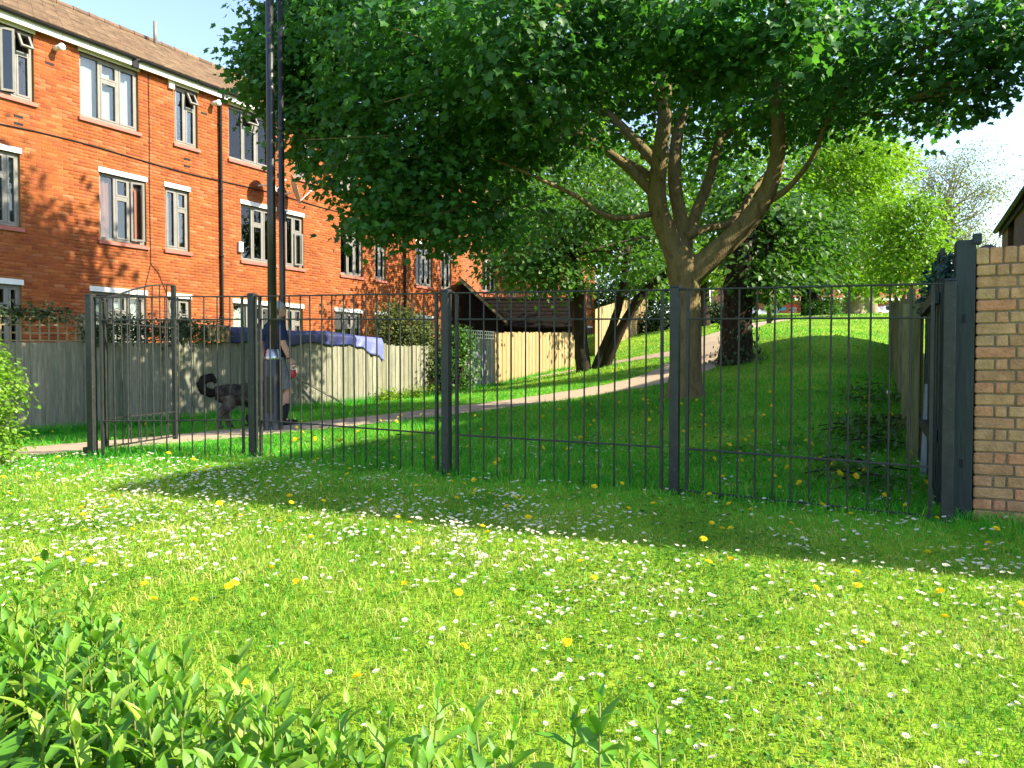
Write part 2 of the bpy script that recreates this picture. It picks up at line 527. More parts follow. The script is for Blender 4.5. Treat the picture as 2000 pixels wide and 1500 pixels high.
def foliage(blobs, per_cluster, size, shape, rg, spread=.3, flat=.55, droop=.5, shell=.55):
    """blobs: (centre, radii, number of sprigs). Each sprig is a loose layered bunch of leaves."""
    P_, D_, N_, S_ = [], [], [], []
    for c, r, n in blobs:
        cc, dd = blob_points(c, r, n, rg, shell)
        k = per_cluster
        off = rg.normal(size=(n, k, 3)) * spread
        off[:, :, 2] *= flat
        off[:, :, 2] -= .35 * np.hypot(off[:, :, 0], off[:, :, 1])
        pos = cc[:, None] + off
        out = off.copy()
        out[:, :, 2] = 0
        out = _norm(out + rg.normal(size=out.shape) * .25) + dd[:, None] * .35
        out[:, :, 2] -= droop * (.5 + rg.random((n, k)))
        nr = np.zeros_like(out)
        nr[:, :, 2] = 1
        nr += dd[:, None] * .45 + rg.normal(size=nr.shape) * .38
        P_.append(pos.reshape(-1, 3)); D_.append(out.reshape(-1, 3)); N_.append(nr.reshape(-1, 3))
        S_.append(size * (.65 + .6 * rg.random(n * k)))
    return leaves(np.vstack(P_), np.vstack(D_), np.vstack(N_), np.concatenate(S_), shape)


def limb(mb, pts, rads, n=8, seed=0, wob=.12):
    """Smoothed tapered limb through control points."""
    pts = [Vector(p) for p in pts]
    P2, R2 = [], []
    for i in range(len(pts) - 1):
        p0 = pts[max(i - 1, 0)]; p1 = pts[i]; p2 = pts[i + 1]; p3 = pts[min(i + 2, len(pts) - 1)]
        for k in range(4):
            t = k / 4
            q = .5 * ((2 * p1) + (p2 - p0) * t + (2 * p0 - 5 * p1 + 4 * p2 - p3) * t * t + (3 * p1 - p0 - 3 * p2 + p3) * t ** 3)
            P2.append(q)
            R2.append(rads[i] * (1 - t) + rads[i + 1] * t)
    P2.append(pts[-1]); R2.append(rads[-1])
    mb.tube(P2, R2, n, True, 0, wob, seed)
    return P2


# ================================================================== THE GROUND
def axis_lines(a, b, step, lo, hi, grow=1.25):
    mid = list(np.arange(a, b + 1e-6, step))
    s, x, L_ = step, a, []
    while x > lo:
        s *= grow
        x -= s
        L_.append(x)
    s, x, H_ = step, mid[-1], []
    while x < hi:
        s *= grow
        x += s
        H_.append(x)
    return np.array(L_[::-1] + mid + H_)


xs = axis_lines(-12, 24, .4, -900, 900)
ys = axis_lines(-2, 60, .4, -600, 1600)
GX, GY = np.meshgrid(xs, ys)
GZ = np.vstack([G(GX[i], GY[i]) for i in range(len(ys))])
nx, ny = len(xs), len(ys)
idx = np.arange(nx * ny).reshape(ny, nx)
Fq = np.stack([idx[:-1, :-1], idx[:-1, 1:], idx[1:, 1:], idx[1:, :-1]], -1).reshape(-1, 4)


def ground_mat():
    m, T, N, L, P = new_mat('lawn_ground')
    geo = N.new('ShaderNodeNewGeometry')
    n1 = N.new('ShaderNodeTexNoise'); n1.inputs['Scale'].default_value = .55; n1.inputs['Detail'].default_value = 5
    n2 = N.new('ShaderNodeTexNoise'); n2.inputs['Scale'].default_value = 14; n2.inputs['Detail'].default_value = 8; n2.inputs['Roughness'].default_value = .75
    L.new(geo.outputs['Position'], n1.inputs['Vector']); L.new(geo.outputs['Position'], n2.inputs['Vector'])
    a = N.new('ShaderNodeMath'); a.operation = 'MULTIPLY_ADD'; a.inputs[1].default_value = .45; a.inputs[2].default_value = 0
    L.new(n1.outputs[0], a.inputs[0])
    b = N.new('ShaderNodeMath'); b.operation = 'MULTIPLY_ADD'; b.inputs[1].default_value = .55
    L.new(n2.outputs[0], b.inputs[0]); L.new(a.outputs[0], b.inputs[2])
    r = ramp(N, [(.30, (.07, .13, .014)), (.45, (.14, .25, .018)), (.55, (.21, .34, .02)), (.68, (.30, .36, .04))])
    L.new(b.outputs[0], r.inputs[0])
    L.new(r.outputs[0], P.inputs['Base Color'])
    P.inputs['Roughness'].default_value = .95
    P.inputs['Specular IOR Level'].default_value = .1
    bp = N.new('ShaderNodeBump'); bp.inputs['Strength'].default_value = .8; bp.inputs['Distance'].default_value = .06
    n3 = N.new('ShaderNodeTexNoise'); n3.inputs['Scale'].default_value = 22; n3.inputs['Detail'].default_value = 6
    L.new(geo.outputs['Position'], n3.inputs['Vector'])
    L.new(n3.outputs[0], bp.inputs['Height']); L.new(bp.outputs[0], P.inputs['Normal'])
    return m


npmesh('ground', np.c_[GX.ravel(), GY.ravel(), GZ.ravel()], Fq, ground_mat(), smooth=True, kind='structure')

# ---- the path
PATH = [(-12, 5.9), (-7.6, 6.9), (-5.4, 7.9), (-4.3, 9.0), (-3.2, 10.3), (-1.2, 12.4), (.95, 14.1), (3.1, 16.2), (4.8, 19.3), (6.3, 24), (9.2, 30), (14, 36), (22, 40), (34, 43)]


def spline2(pts, per=10):
    out = []
    P2 = [np.array(p, float) for p in pts]
    for i in range(len(P2) - 1):
        p0, p1, p2, p3 = P2[max(i - 1, 0)], P2[i], P2[i + 1], P2[min(i + 2, len(P2) - 1)]
        for k in range(per):
            t = k / per
            out.append(.5 * ((2 * p1) + (p2 - p0) * t + (2 * p0 - 5 * p1 + 4 * p2 - p3) * t * t + (3 * p1 - p0 - 3 * p2 + p3) * t ** 3))
    out.append(P2[-1])
    return np.array(out)


def path_strip(name, pts, hw):
    c = spline2(pts, 12)
    t = _norm(np.gradient(c, axis=0))
    nrm = np.c_[-t[:, 1], t[:, 0]]
    cols = 7
    V = []
    for j in range(cols):
        f = -1 + 2 * j / (cols - 1)
        jit = .05 * np.sin(np.arange(len(c)) * 1.7 + j) * (abs(f) > .9)
        q = c + nrm * (f * hw + jit)[:, None]
        V.append(np.c_[q, G(q[:, 0], q[:, 1]) + .022 - .012 * abs(f) ** 4])
    V = np.stack(V, 1)
    n = len(c)
    ii = np.arange(n * cols).reshape(n, cols)
    F = np.stack([ii[:-1, :-1], ii[1:, :-1], ii[1:, 1:], ii[:-1, 1:]], -1).reshape(-1, 4)[:, ::-1]
    npmesh(name, V.reshape(-1, 3), F, M['asphalt'], smooth=True, kind='structure')
    return c


path_c = path_strip('path', PATH, .78)
side_c = path_strip('path_branch', [(4.9, 20.2), (4.1, 21.6), (2.6, 22.9), (.8, 24.3)], .45)


def path_dist(x, y):
    d = np.full(len(x), 9e9)
    for c, hw in ((path_c, .78), (side_c, .45)):
        for i in range(0, len(c), 1):
            d = np.minimum(d, np.hypot(x - c[i, 0], y - c[i, 1]) - hw)
    return d


# ================================================================== THE BRICK TERRACE ON THE LEFT
DIRX, DIRY = .493, .870
ROT = math.atan2(DIRY, DIRX)
B0 = (-10.33, 15.5)


def s_of(px, base=B0):
    u = (px - 1000) / FPX
    return (u * base[1] - base[0]) / (DIRX - u * DIRY)


EAVE = 8.02
RIDGE_Y, RIDGE_Z = 4.2, 10.62
BASEZ = -.35
S0, S1 = -7.0, 17.06

terr = thing('terraced_house', 'long three-storey orange brick terrace with grey windows and brown tiled roof at left', 'building', (B0[0], B0[1], 0), ROT)
HEADS = {'t': (7.86, 6.46), 'm': (5.32, 3.82), 'g': (2.63, 1.25)}
# (row, px left, px right, kind, curtain, opening)
WINS = [('t', 8, 77, 2, None, 'both'), ('t', 165, 278, 3, 'white', None), ('t', 347, 392, 2, None, 'top'), ('t', 452, 533, 3, 'cream', 'top'), ('t', 578, 612, 2, 'white', None),
        ('t', 655, 700, 3, None, None), ('t', 742, 766, 2, None, None), ('t', 815, 848, 3, None, None), ('t', 866, 884, 2, None, None),
        ('m', -30, 47, 3, 'blue', None), ('m', 200, 290, 3, 'pink', 'right'), ('m', 327, 374, 2, 'pink', None), ('m', 474, 541, 3, 'blue', None), ('m', 560, 595, 2, 'cream', 'right'),
        ('m', 667, 710, 3, 'cream', None), ('m', 733, 755, 2, 'white', None), ('m', 813, 845, 3, 'cream', None), ('m', 862, 882, 2, None, 'top'),
        ('g', -30, 46, 3, None, None), ('g', 180, 288, 3, 'white', None), ('g', 330, 374, 2, None, None), ('g', 457, 541, 3, 'cream', None), ('g', 560, 593, 2, None, None),
        ('g', 655, 708, 3, 'white', None), ('g', 733, 757, 2, 'cream', None), ('g', 813, 845, 3, None, None), ('g', 862, 882, 2, None, None)]
open_rects = []     # wall openings
skip_rects = []     # where no brick goes (lintels, sills)


def make_window(parent, s0, s1, z0, z1, kind, curtain, opening, lint=True):
    fw = .065
    f = MB()
    y0, y1 = .07, .13
    f.bb(s0, s0 + fw, y0, y1, z0, z1); f.bb(s1 - fw, s1, y0, y1, z0, z1)
    f.bb(s0 + fw, s1 - fw, y0, y1, z0, z0 + fw); f.bb(s0 + fw, s1 - fw, y0, y1, z1 - fw, z1)
    n = kind
    wd = (s1 - s0 - fw) / n
    edges = [s0 + fw / 2 + wd * k for k in range(n + 1)]
    tl = z0 + (z1 - z0) * .68
    top_k = 1
    for k in range(1, n):
        f.bb(edges[k] - fw / 2, edges[k] + fw / 2, y0 - .004, y1 - .004, z0 + fw, z1 - fw)
    f.bb(edges[top_k] + fw / 2, edges[top_k + 1] - fw / 2, y0 - .002, y1 - .002, tl - fw / 2, tl + fw / 2)
    wob = f.build('window', M['upvc'], parent, bevel=.008)
    for k in range(n):
        cells = [(z0 + fw, z1 - fw)]
        if k == top_k:
            cells = [(z0 + fw, tl - fw / 2), (tl + fw / 2, z1 - fw)]
        for ci, (a, b) in enumerate(cells):
            x0, x1 = edges[k] + fw / 2, edges[k + 1] - fw / 2
            is_top = k == top_k and ci == 1
            op = None
            if opening in ('top', 'both') and is_top:
                op = 'top'
            if opening == 'right' and k == n - 1 and not is_top:
                op = 'side'
            if opening == 'both' and k == 0:
                op = 'side'
            sf = .035
            p = MB()
            wdt, hgt = x1 - x0, b - a
            if op is None:
                sash = MB()
                if k != 0 or n == 2:
                    sash.bb(x0, x0 + sf, .06, .095, a, b); sash.bb(x1 - sf, x1, .06, .095, a, b)
                    sash.bb(x0 + sf, x1 - sf, .06, .095, a, a + sf); sash.bb(x0 + sf, x1 - sf, .06, .095, b - sf, b)
                    sash.build('sash', M['upvc'], wob)
                p.bb(x0 - .004, x1 + .004, .098, .108, a - .004, b + .004)
                p.build('pane', M['glass'], wob)
            else:
                if op == 'top':
                    R3 = Matrix.Rotation(R(-28), 3, 'X'); piv = Vector((x0, .06, b))
                    loc = lambda q: piv + R3 @ (Vector(q) - Vector((x0, .06, b)))
                else:
                    R3 = Matrix.Rotation(R(-24), 3, 'Z'); piv = Vector((x0, .06, b))
                    loc = lambda q: piv + R3 @ (Vector(q) - Vector((x0, .06, b)))
                sash = MB()
                sf = .045
                for (u0, u1, v0, v1) in ((x0, x0 + sf, a, b), (x1 - sf, x1, a, b), (x0 + sf, x1 - sf, a, a + sf), (x0 + sf, x1 - sf, b - sf, b)):
                    sash.box(loc(((u0 + u1) / 2, .04, (v0 + v1) / 2)), (u1 - u0, .045, v1 - v0), R3)
                sash.build('sash', M['upvc'], wob)
                p.box(loc(((x0 + x1) / 2, .042, (a + b) / 2)), (x1 - x0 - 2 * sf + .006, .01, b - a - 2 * sf + .006), R3)
                p.build('pane', M['glass'], wob)
    if lint:
        MB().bb(s0 - .03, s1 + .03, -.022, .05, z1, z1 + .115).build('lintel', M['white'], wob, bevel=.006)
        sl = MB()
        x0, x1 = s0 - .05, s1 + .05
        sl.add([(x0, -.055, z0 - .105), (x1, -.055, z0 - .105), (x1, .068, z0 - .105), (x0, .068, z0 - .105),
                (x0, -.055, z0 - .03), (x1, -.055, z0 - .03), (x1, .068, z0), (x0, .068, z0)],
               [(3, 2, 1, 0), (4, 5, 6, 7), (0, 1, 5, 4), (1, 2, 6, 5), (2, 3, 7, 6), (3, 0, 4, 7)])
        sl.build('sill', M['sillred'], wob, bevel=.008)
    if curtain:
        mt = M['curt' + curtain]
        cm = MB()
        spans = [(s0, s1)] if curtain in ('white',) else [(s0, s0 + (s1 - s0) * .38), (s1 - (s1 - s0) * .36, s1)]
        for (a, b) in spans:
            k = max(6, int((b - a) / .035))
            vv, ff = [], []
            for i in range(k + 1):
                q = a + (b - a) * i / k
                dy = .22 + (.03 if curtain != 'white' else .004) * math.sin(i * 1.9) + .01 * math.sin(i * .7)
                vv += [(q, dy, z0 + .01), (q, dy, z1)]
            ff = [(2 * i, 2 * i + 2, 2 * i + 3, 2 * i + 1) for i in range(k)]
            cm.add(vv, ff)
        cm.build('curtain', mt, wob, smooth=True)
    return wob


for row, pa, pb, kind, cur, opn in WINS:
    z1, z0 = HEADS[row]
    a, b = s_of(pa), s_of(pb)
    open_rects.append((a, b, z0, z1))
    skip_rects.append((a - .03, b + .03, z1, z1 + .115)); skip_rects.append((a - .05, b + .05, z0 - .105, z0))
    make_window(terr, a, b, z0, z1, kind, cur, opn)


def wall_sheet(rects, s0, s1, z0, z1, y):
    xs_ = sorted(set([s0, s1] + [v for r in rects for v in r[:2] if s0 < v < s1]))
    zs_ = sorted(set([z0, z1] + [v for r in rects for v in r[2:] if z0 < v < z1]))
    mb = MB()
    for i in range(len(xs_) - 1):
        for j in range(len(zs_) - 1):
            cx, cz = (xs_[i] + xs_[i + 1]) / 2, (zs_[j] + zs_[j + 1]) / 2
            if any(r[0] < cx < r[1] and r[2] < cz < r[3] for r in rects):
                continue
            mb.add([(xs_[i], y, zs_[j]), (xs_[i + 1], y, zs_[j]), (xs_[i + 1], y, zs_[j + 1]), (xs_[i], y, zs_[j + 1])], [(0, 1, 2, 3)])
    for (a, b, c, d) in rects:
        for q in (((a, c), (a, d)), ((b, d), (b, c)), ((b, c), (a, c)), ((a, d), (b, d))):
            (p1, q1), (p2, q2) = q
            mb.add([(p1, y, q1), (p1, y + .3, q1), (p2, y + .3, q2), (p2, y, q2)], [(0, 1, 2, 3)])
    return mb


wl = wall_sheet(open_rects, S0, S1, BASEZ, EAVE, .007)
DEEP = 8.4
wl.add([(S0, .007, BASEZ), (S0, DEEP, BASEZ), (S0, DEEP, EAVE), (S0, RIDGE_Y, RIDGE_Z - .12), (S0, .007, EAVE)], [(0, 1, 2, 3, 4)])
wl.add([(S1, .007, BASEZ), (S1, DEEP, BASEZ), (S1, DEEP, EAVE), (S1, RIDGE_Y, RIDGE_Z - .12), (S1, .007, EAVE)], [(4, 3, 2, 1, 0)])
wl.add([(S0, DEEP, BASEZ), (S1, DEEP, BASEZ), (S1, DEEP, EAVE), (S0, DEEP, EAVE)], [(3, 2, 1, 0)])
wall_o = wl.build('wall', M['mortar'], terr)
flo = MB()
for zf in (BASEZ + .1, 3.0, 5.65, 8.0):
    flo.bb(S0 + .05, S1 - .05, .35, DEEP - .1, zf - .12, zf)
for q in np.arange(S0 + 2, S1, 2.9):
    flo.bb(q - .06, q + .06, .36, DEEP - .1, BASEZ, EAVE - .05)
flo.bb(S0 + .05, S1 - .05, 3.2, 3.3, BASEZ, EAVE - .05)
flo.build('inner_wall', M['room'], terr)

# bricks: every brick proud of its mortar; the 300 largest in view are objects, the rest one mesh
BL, BH, JT = .2155, .065, .010
brk = []
row = 0
z = BASEZ
allsk = [(a - .001, b + .001, c, d) for a, b, c, d in open_rects] + skip_rects
while z + BH < EAVE - .02:
    x = S0 - (.1125 if row % 2 else 0)
    cuts = sorted([(a, b) for a, b, c, d in allsk if c < z + BH - .01 and d > z + .01])
    while x < S1:
        segs = [(max(x, S0), min(x + BL, S1))]
        for (a, b) in cuts:
            ns = []
            for (p, q) in segs:
                if b <= p or a >= q:
                    ns.append((p, q))
                else:
                    if a - p > .02: ns.append((p, a - .004))
                    if q - b > .02: ns.append((b + .004, q))
            segs = ns
        for (p, q) in segs:
            if q - p > .02:
                brk.append((p, q, z))
        x += BL + JT
    z += BH + JT
    row += 1
brk = np.array(brk)


def brick_verts(p, q, z, y=0.0, y2=.0072):
    n = len(p)
    V = np.empty((n, 8, 3))
    c = .004
    for k, (a, b) in enumerate(((0, 0), (1, 0), (1, 1), (0, 1))):
        V[:, k, 0] = np.where(a, q - c, p + c); V[:, k, 1] = y; V[:, k, 2] = z + (BH - c if b else c)
        V[:, k + 4, 0] = np.where(a, q, p); V[:, k + 4, 1] = y2; V[:, k + 4, 2] = z + (BH if b else 0)
    return V


full = np.abs((brk[:, 1] - brk[:, 0]) - BL) < 1e-4
wx = B0[0] + DIRX * brk[:, 0]
wy = B0[1] + DIRY * brk[:, 0]
bpx = 1000 + FPX * wx / wy
bpy_ = 707 - FPX * (brk[:, 2] - EYE) / wy
inview = full & (bpx > 2) & (bpy_ > 0) & (bpy_ < 600)
cand = np.where(inview)[0]
pick = cand[np.argsort(wy[cand])[:300]]
rest = np.ones(len(brk), bool)
rest[pick] = False
jy = rng.normal(0, .0012, len(brk))
V = brick_verts(brk[rest, 0], brk[rest, 1], brk[rest, 2])
V[:, :4, 1] += jy[rest][:, None]
bf = np.array([(0, 1, 2, 3), (0, 4, 5, 1), (1, 5, 6, 2), (2, 6, 7, 3), (3, 7, 4, 0)])
F = (np.arange(len(V))[:, None, None] * 8 + bf[None]).reshape(-1, 4)
npmesh('brickwork', V.reshape(-1, 3), F, M['brick'], wall_o, kind='stuff')
bv = brick_verts(np.array([0.]), np.array([BL]), np.array([0.]))[0]
bme = bpy.data.meshes.new('brick')
bme.from_pydata([tuple(q) for q in bv], [], [tuple(int(i) for i in q) for q in bf])
bme.materials.append(M['brick'])
for i in pick:
    o = link('brick', bme, wall_o)
    o.location = (brk[i, 0], jy[i], brk[i, 2])


def tiled_roof(parent, s0, s1, y0, z0, y1, z1, mat, tw=.30, gauge=.33, name='roof'):
    sl = math.hypot(y1 - y0, z1 - z0)
    ty, tz = (y1 - y0) / sl, (z1 - z0) / sl
    ny_, nz_ = -tz, ty
    rf = MB()
    for sgn in (0, 1):
        def P_(s, d, h):
            y = y0 + ty * d + ny_ * h
            if sgn:
                y = 2 * y1 - y
            return (s, y, z0 + tz * d + nz_ * h)
        q = [P_(s0, 0, 0), P_(s1, 0, 0), P_(s1, sl, 0), P_(s0, sl, 0), P_(s0, 0, -.08), P_(s1, 0, -.08), P_(s1, sl, -.08), P_(s0, sl, -.08)]
        rf.add(q, [(0, 1, 2, 3), (7, 6, 5, 4), (0, 4, 5, 1), (1, 5, 6, 2), (2, 6, 7, 3), (3, 7, 4, 0)])
    ro = rf.build(name, mat, parent)
    A = []
    rows_ = int(sl / gauge)
    for r_ in range(rows_):
        off = (tw / 2) * (r_ % 2)
        for s in np.arange(s0 - off, s1, tw):
            a, b = max(s + .004, s0), min(s + tw - .004, s1)
            if b - a < .05:
                continue
            d0, d1 = r_ * gauge - .02, (r_ + 1) * gauge + .03
            h0 = .030 + rnd.uniform(-.004, .004)
            h1 = .008
            pts = []
            for (s_, d, h) in ((a, d0, h0), (b, d0, h0), (b, d1, h1), (a, d1, h1), (a, d0, .001), (b, d0, .001)):
                pts.append((s_, y0 + ty * d + ny_ * h, z0 + tz * d + nz_ * h))
            A.append(pts)
    A = np.array(A)
    tf = np.array([(0, 1, 2, 3), (0, 4, 5, 1), (0, 3, 4, 4), (1, 5, 2, 2)])
    F4 = (np.arange(len(A))[:, None, None] * 6 + np.array([(0, 1, 2, 3), (0, 4, 5, 1)])[None]).reshape(-1, 4)
    npmesh('roof_tiles', A.reshape(-1, 3), F4, mat, ro, kind='stuff')
    rd = MB()
    k = s0
    while k < s1:
        e = min(k + .45, s1)
        rd.tube([(k, y1, z1 + .0), (e - .01, y1, z1 + .0)], [.11, .10], 8)
        k += .45
    rd.build('ridge_tile', mat, ro, smooth=False)
    return ro


roof = tiled_roof(terr, S0 - .15, S1 + .15, -.22, EAVE + .10, RIDGE_Y, RIDGE_Z, M['rooftile'])
MB().tube([(6.35, RIDGE_Y - .4, RIDGE_Z - .3), (6.35, RIDGE_Y - .4, RIDGE_Z + .45)], .055, 8).build('vent_pipe', M['upvc'], roof, smooth=True)
MB().bb(S0 - .1, S1 + .1, -.165, -.135, EAVE - .12, EAVE + .08).build('fascia', M['white'], terr)
MB().bb(S0 - .1, S1 + .1, -.135, .03, EAVE - .03, EAVE + .0).build('soffit', M['white'], terr)
gt = MB()
for (a, b) in ((S0 - .1, s_of(262)), (s_of(268), S1 + .1)):
    pr = [(-.17 - .055 + .055 * math.cos(t), EAVE + .06 + .055 * math.sin(t)) for t in np.linspace(math.pi, 2 * math.pi, 7)]
    vv = [(a, y, z) for y, z in pr] + [(b, y, z) for y, z in pr] + [(a, y * .98, z + .006) for y, z in pr] + [(b, y * .98, z + .006) for y, z in pr]
    gt.add(vv, [(i, i + 1, i + 8, i + 7) for i in range(6)] + [(14 + i, 21 + i, 22 + i, 15 + i) for i in range(6)])
gt.bb(s_of(258), s_of(270), -.20, -.136, EAVE - .16, EAVE + .04)
gt.build('gutter', M['dark'], terr)
for px in (433, 790):
    s = s_of(px)
    d = MB()
    d.tube([(s, -.20, EAVE), (s, -.16, EAVE - .12), (s, -.06, EAVE - .3), (s, -.05, 4), (s, -.05, BASEZ)], .038, 8)
    for zz in (7.2, 5.5, 3.8, 2.2):
        d.tube([(s, -.05, zz), (s, -.05, zz + .06)], .05, 8)
    d.build('downpipe', M['dark'], terr, smooth=True)
cb = MB()
pts = []
for px in np.linspace(-40, 880, 60):
    s = s_of(px)
    pts.append((s, -.016, 5.80 + .035 * math.sin(s * 1.1) + .03 * math.sin(s * .43 + 1)))
cb.tube(pts, .014, 6)
cb.build('cable', M['dark'], terr, smooth=True)
sx = s_of(297)
MB().tube([(sx, -.012, 7.9), (sx + .01, -.012, 6.5), (sx - .01, -.012, 5.2), (sx, -.012, 3.4), (sx - .25, -.012, 2.5), (sx - .45, -.012, 2.2)], .008, 5).build('cable', M['dark'], terr)
MB().tube([(sx, -.012, 3.4), (sx + .2, -.012, 3.2), (sx + .5, -.014, 2.55), (sx + .62, -.014, 2.0)], .007, 5).build('cable', M['dark'], terr)
for px, hh in ((118, 7.72), (420, 7.72)):
    s = s_of(px)
    f = MB()
    f.tube([(s, .02, hh), (s, -.22, hh - .01)], .06, 10); f.tube([(s, -.22, hh - .01), (s, -.27, hh - .012)], .075, 10)
    f.build('boiler_flue', M['white'], terr, smooth=True)
for px, hh in ((107, 7.34), (45, 6.05), (45, 5.9), (404, 7.38), (370, 6.1), (370, 5.92)):
    s = s_of(px)
    MB().bb(s - .09, s + .09, -.006, .006, hh, hh + .05).build('air_brick', M['dark'], terr)
s = s_of(341)
MB().bb(s - .09, s + .06, -.07, 0, 7.72, 7.98).build('alarm_box', M['white'], terr, bevel=.01)
s = s_of(470)
MB().bb(s - .07, s + .07, -.09, 0, 4.0, 4.28).build('meter_box', M['white'], terr, bevel=.02)


def dish(parent, s, z, r, face, mat):
    d = thing_part = MB()
    d.tube([(s, 0, z), (s, -.38, z - .02), (s, -.42, z + .05)], .022, 6)
    arm = d.build('dish_bracket', M['white'], parent)
    f = Vector(face).normalized()
    u = Vector((0, 0, 1)).cross(f).normalized()
    v2 = f.cross(u)
    c = Vector((s, -.45, z + .08))
    q = MB()
    rings = [(0, -.0), (.35, .012), (.7, .05), (1, .10)]
    vv, ff = [], []
    n = 20
    for side in (0, 1):
        for (a, h) in rings:
            for k in range(n):
                t = 2 * math.pi * k / n
                vv.append(c + (u * math.cos(t) * .92 + v2 * math.sin(t)) * r * a + f * (h * r * 1.6 + (.012 if side else 0)))
    for side in (0, 1):
        b0 = side * n * 4
        for i in range(3):
            for k in range(n):
                fa = (b0 + i * n + k, b0 + i * n + (k + 1) % n, b0 + (i + 1) * n + (k + 1) % n, b0 + (i + 1) * n + k)
                ff.append(fa if side else fa[::-1])
    for k in range(n):
        ff.append((3 * n + k, 3 * n + (k + 1) % n, 7 * n + (k + 1) % n, 7 * n + k))
    q.add(vv, ff)
    do = q.build('satellite_dish', mat, parent, smooth=True)
    e = c + f * r * 1.1 - v2 * r * .35
    MB().tube([c - v2 * r * .95, e], .012, 6).tube([e - f * .02, e + f * .06], .03, 8).build('feed_arm', M['white'], do)


dish(terr, s_of(508), 5.92, .33, (.55, -.8, .35), M['dish'])
dish(terr, s_of(553), 5.85, .42, (.75, -.6, .30), M['dish'])

# second block, set back beyond the first
B1 = (-12.93, 17.0)
blk = thing('terraced_house', 'farther orange brick terrace set back behind the dark tiled garden outbuilding', 'building', (B1[0], B1[1], 0), ROT)
A0, A1 = 19.2, 37
rects2 = []
for (za, zb) in ((7.1, 8.4), (4.5, 5.9), (1.9, 3.2)):
    for k, sc in enumerate(np.arange(A0 + 1.6, A1 - 1, 2.5)):
        wdt = 1.3 if k % 2 else .75
        rects2.append((sc, sc + wdt, za, zb))
        make_window(blk, sc, sc + wdt, za, zb, 3 if k % 2 else 2, ['cream', None, 'white'][k % 3], None)
w2 = wall_sheet(rects2, A0, A1, -.2, 9, .007)
w2.add([(A0, .007, -.2), (A0, 8, -.2), (A0, 8, 9), (A0, 4.2, 11.3), (A0, .007, 9)], [(0, 1, 2, 3, 4)])
w2.add([(A1, .007, -.2), (A1, 8, -.2), (A1, 8, 9), (A1, 4.2, 11.3), (A1, .007, 9)], [(4, 3, 2, 1, 0)])
w2.add([(A0, 8, -.2), (A1, 8, -.2), (A1, 8, 9), (A0, 8, 9)], [(3, 2, 1, 0)])
w2.bb(A0 + .1, A1 - .1, .5, 7.9, 3.2, 3.5)
w2.bb(A0 + .1, A1 - .1, .5, 7.9, 6.0, 6.3)
w2.bb(A0 + .1, A1 - .1, 2.5, 2.6, -.1, 8.9)


def brick_tex(name, c1, c2, cm, rot=0):
    m, T, N, L, P = new_mat(name)
    tc = N.new('ShaderNodeTexCoord')
    sep = N.new('ShaderNodeSeparateXYZ'); L.new(tc.outputs['Object'], sep.inputs[0])
    ad = N.new('ShaderNodeMath'); L.new(sep.outputs[0], ad.inputs[0]); L.new(sep.outputs[1], ad.inputs[1])
    cb_ = N.new('ShaderNodeCombineXYZ'); L.new(ad.outputs[0], cb_.inputs[0]); L.new(sep.outputs[2], cb_.inputs[1])
    b = N.new('ShaderNodeTexBrick'); b.inputs['Scale'].default_value = 1
    b.inputs['Brick Width'].default_value = .225; b.inputs['Row Height'].default_value = .075; b.inputs['Mortar Size'].default_value = .006
    b.inputs['Color1'].default_value = (*c1, 1); b.inputs['Color2'].default_value = (*c2, 1); b.inputs['Mortar'].default_value = (*cm, 1)
    L.new(cb_.outputs[0], b.inputs['Vector']); L.new(b.outputs[0], P.inputs['Base Color'])
    P.inputs['Roughness'].default_value = .9
    bp = N.new('ShaderNodeBump'); bp.inputs['Strength'].default_value = .5; bp.inputs['Distance'].default_value = .01; bp.invert = True
    L.new(b.outputs['Fac'], bp.inputs['Height']); L.new(bp.outputs[0], P.inputs['Normal'])
    return m


M['bricktex'] = brick_tex('far_orange_brick', (.25, .06, .02), (.32, .09, .026), (.28, .12, .055))
M['bricktexdark'] = brick_tex('far_brown_brick', (.13, .055, .035), (.17, .075, .05), (.16, .12, .09))
M['bricktexred'] = brick_tex('far_red_brick_courses', (.30, .07, .035), (.38, .10, .05), (.30, .2, .14))
w2.build('wall', M['bricktex'], blk)
tiled_roof(blk, A0 - .1, A1 + .1, -.2, 9.08, 4.2, 11.4, M['rooftile'], .45, .45)
MB().bb(A0, A1, -.16, -.13, 8.88, 9.06).build('fascia', M['white'], blk)

# ================================================================== RIGHT-HAND HOUSE (seen past the wall, casts the long shadow)
hd = Vector((.455, .890, 0)).normalized()
R2p = Vector((15.0, 16.2, 0))
Lh = 15.0
R1p = R2p - hd * Lh
hrot = math.atan2(hd.y, hd.x)
HE, HR = 4.2, 8.2
hs = thing('brick_house', 'dark brown brick house behind the buff wall at the right edge', 'house', (R1p.x, R1p.y, 0), hrot)
half = 4.0
hm = MB()
wr = [(Lh - 2.3, Lh - 1.2, 3.0, 4.2), (Lh - 5.2, Lh - 4.0, 3.0, 4.2), (Lh - 9, Lh - 7.4, 3.0, 4.2), (Lh - 13, Lh - 11.4, 3.0, 4.2)]
for (a, b, c, d) in [(0, Lh, -.5, HE)]:
    xs_ = sorted(set([0, Lh] + [v for r in wr for v in r[:2]]))
    for i in range(len(xs_) - 1):
        x0, x1 = xs_[i], xs_[i + 1]
        hole = [r for r in wr if r[0] <= (x0 + x1) / 2 <= r[1]]
        if hole:
            hm.bb(x0, x1, half - .25, half, -.5, hole[0][2]); hm.bb(x0, x1, half - .25, half, hole[0][3], HE)
        else:
            hm.bb(x0, x1, half - .25, half, -.5, HE)
hm.bb(0, Lh, -half, -half + .25, -.5, HE)
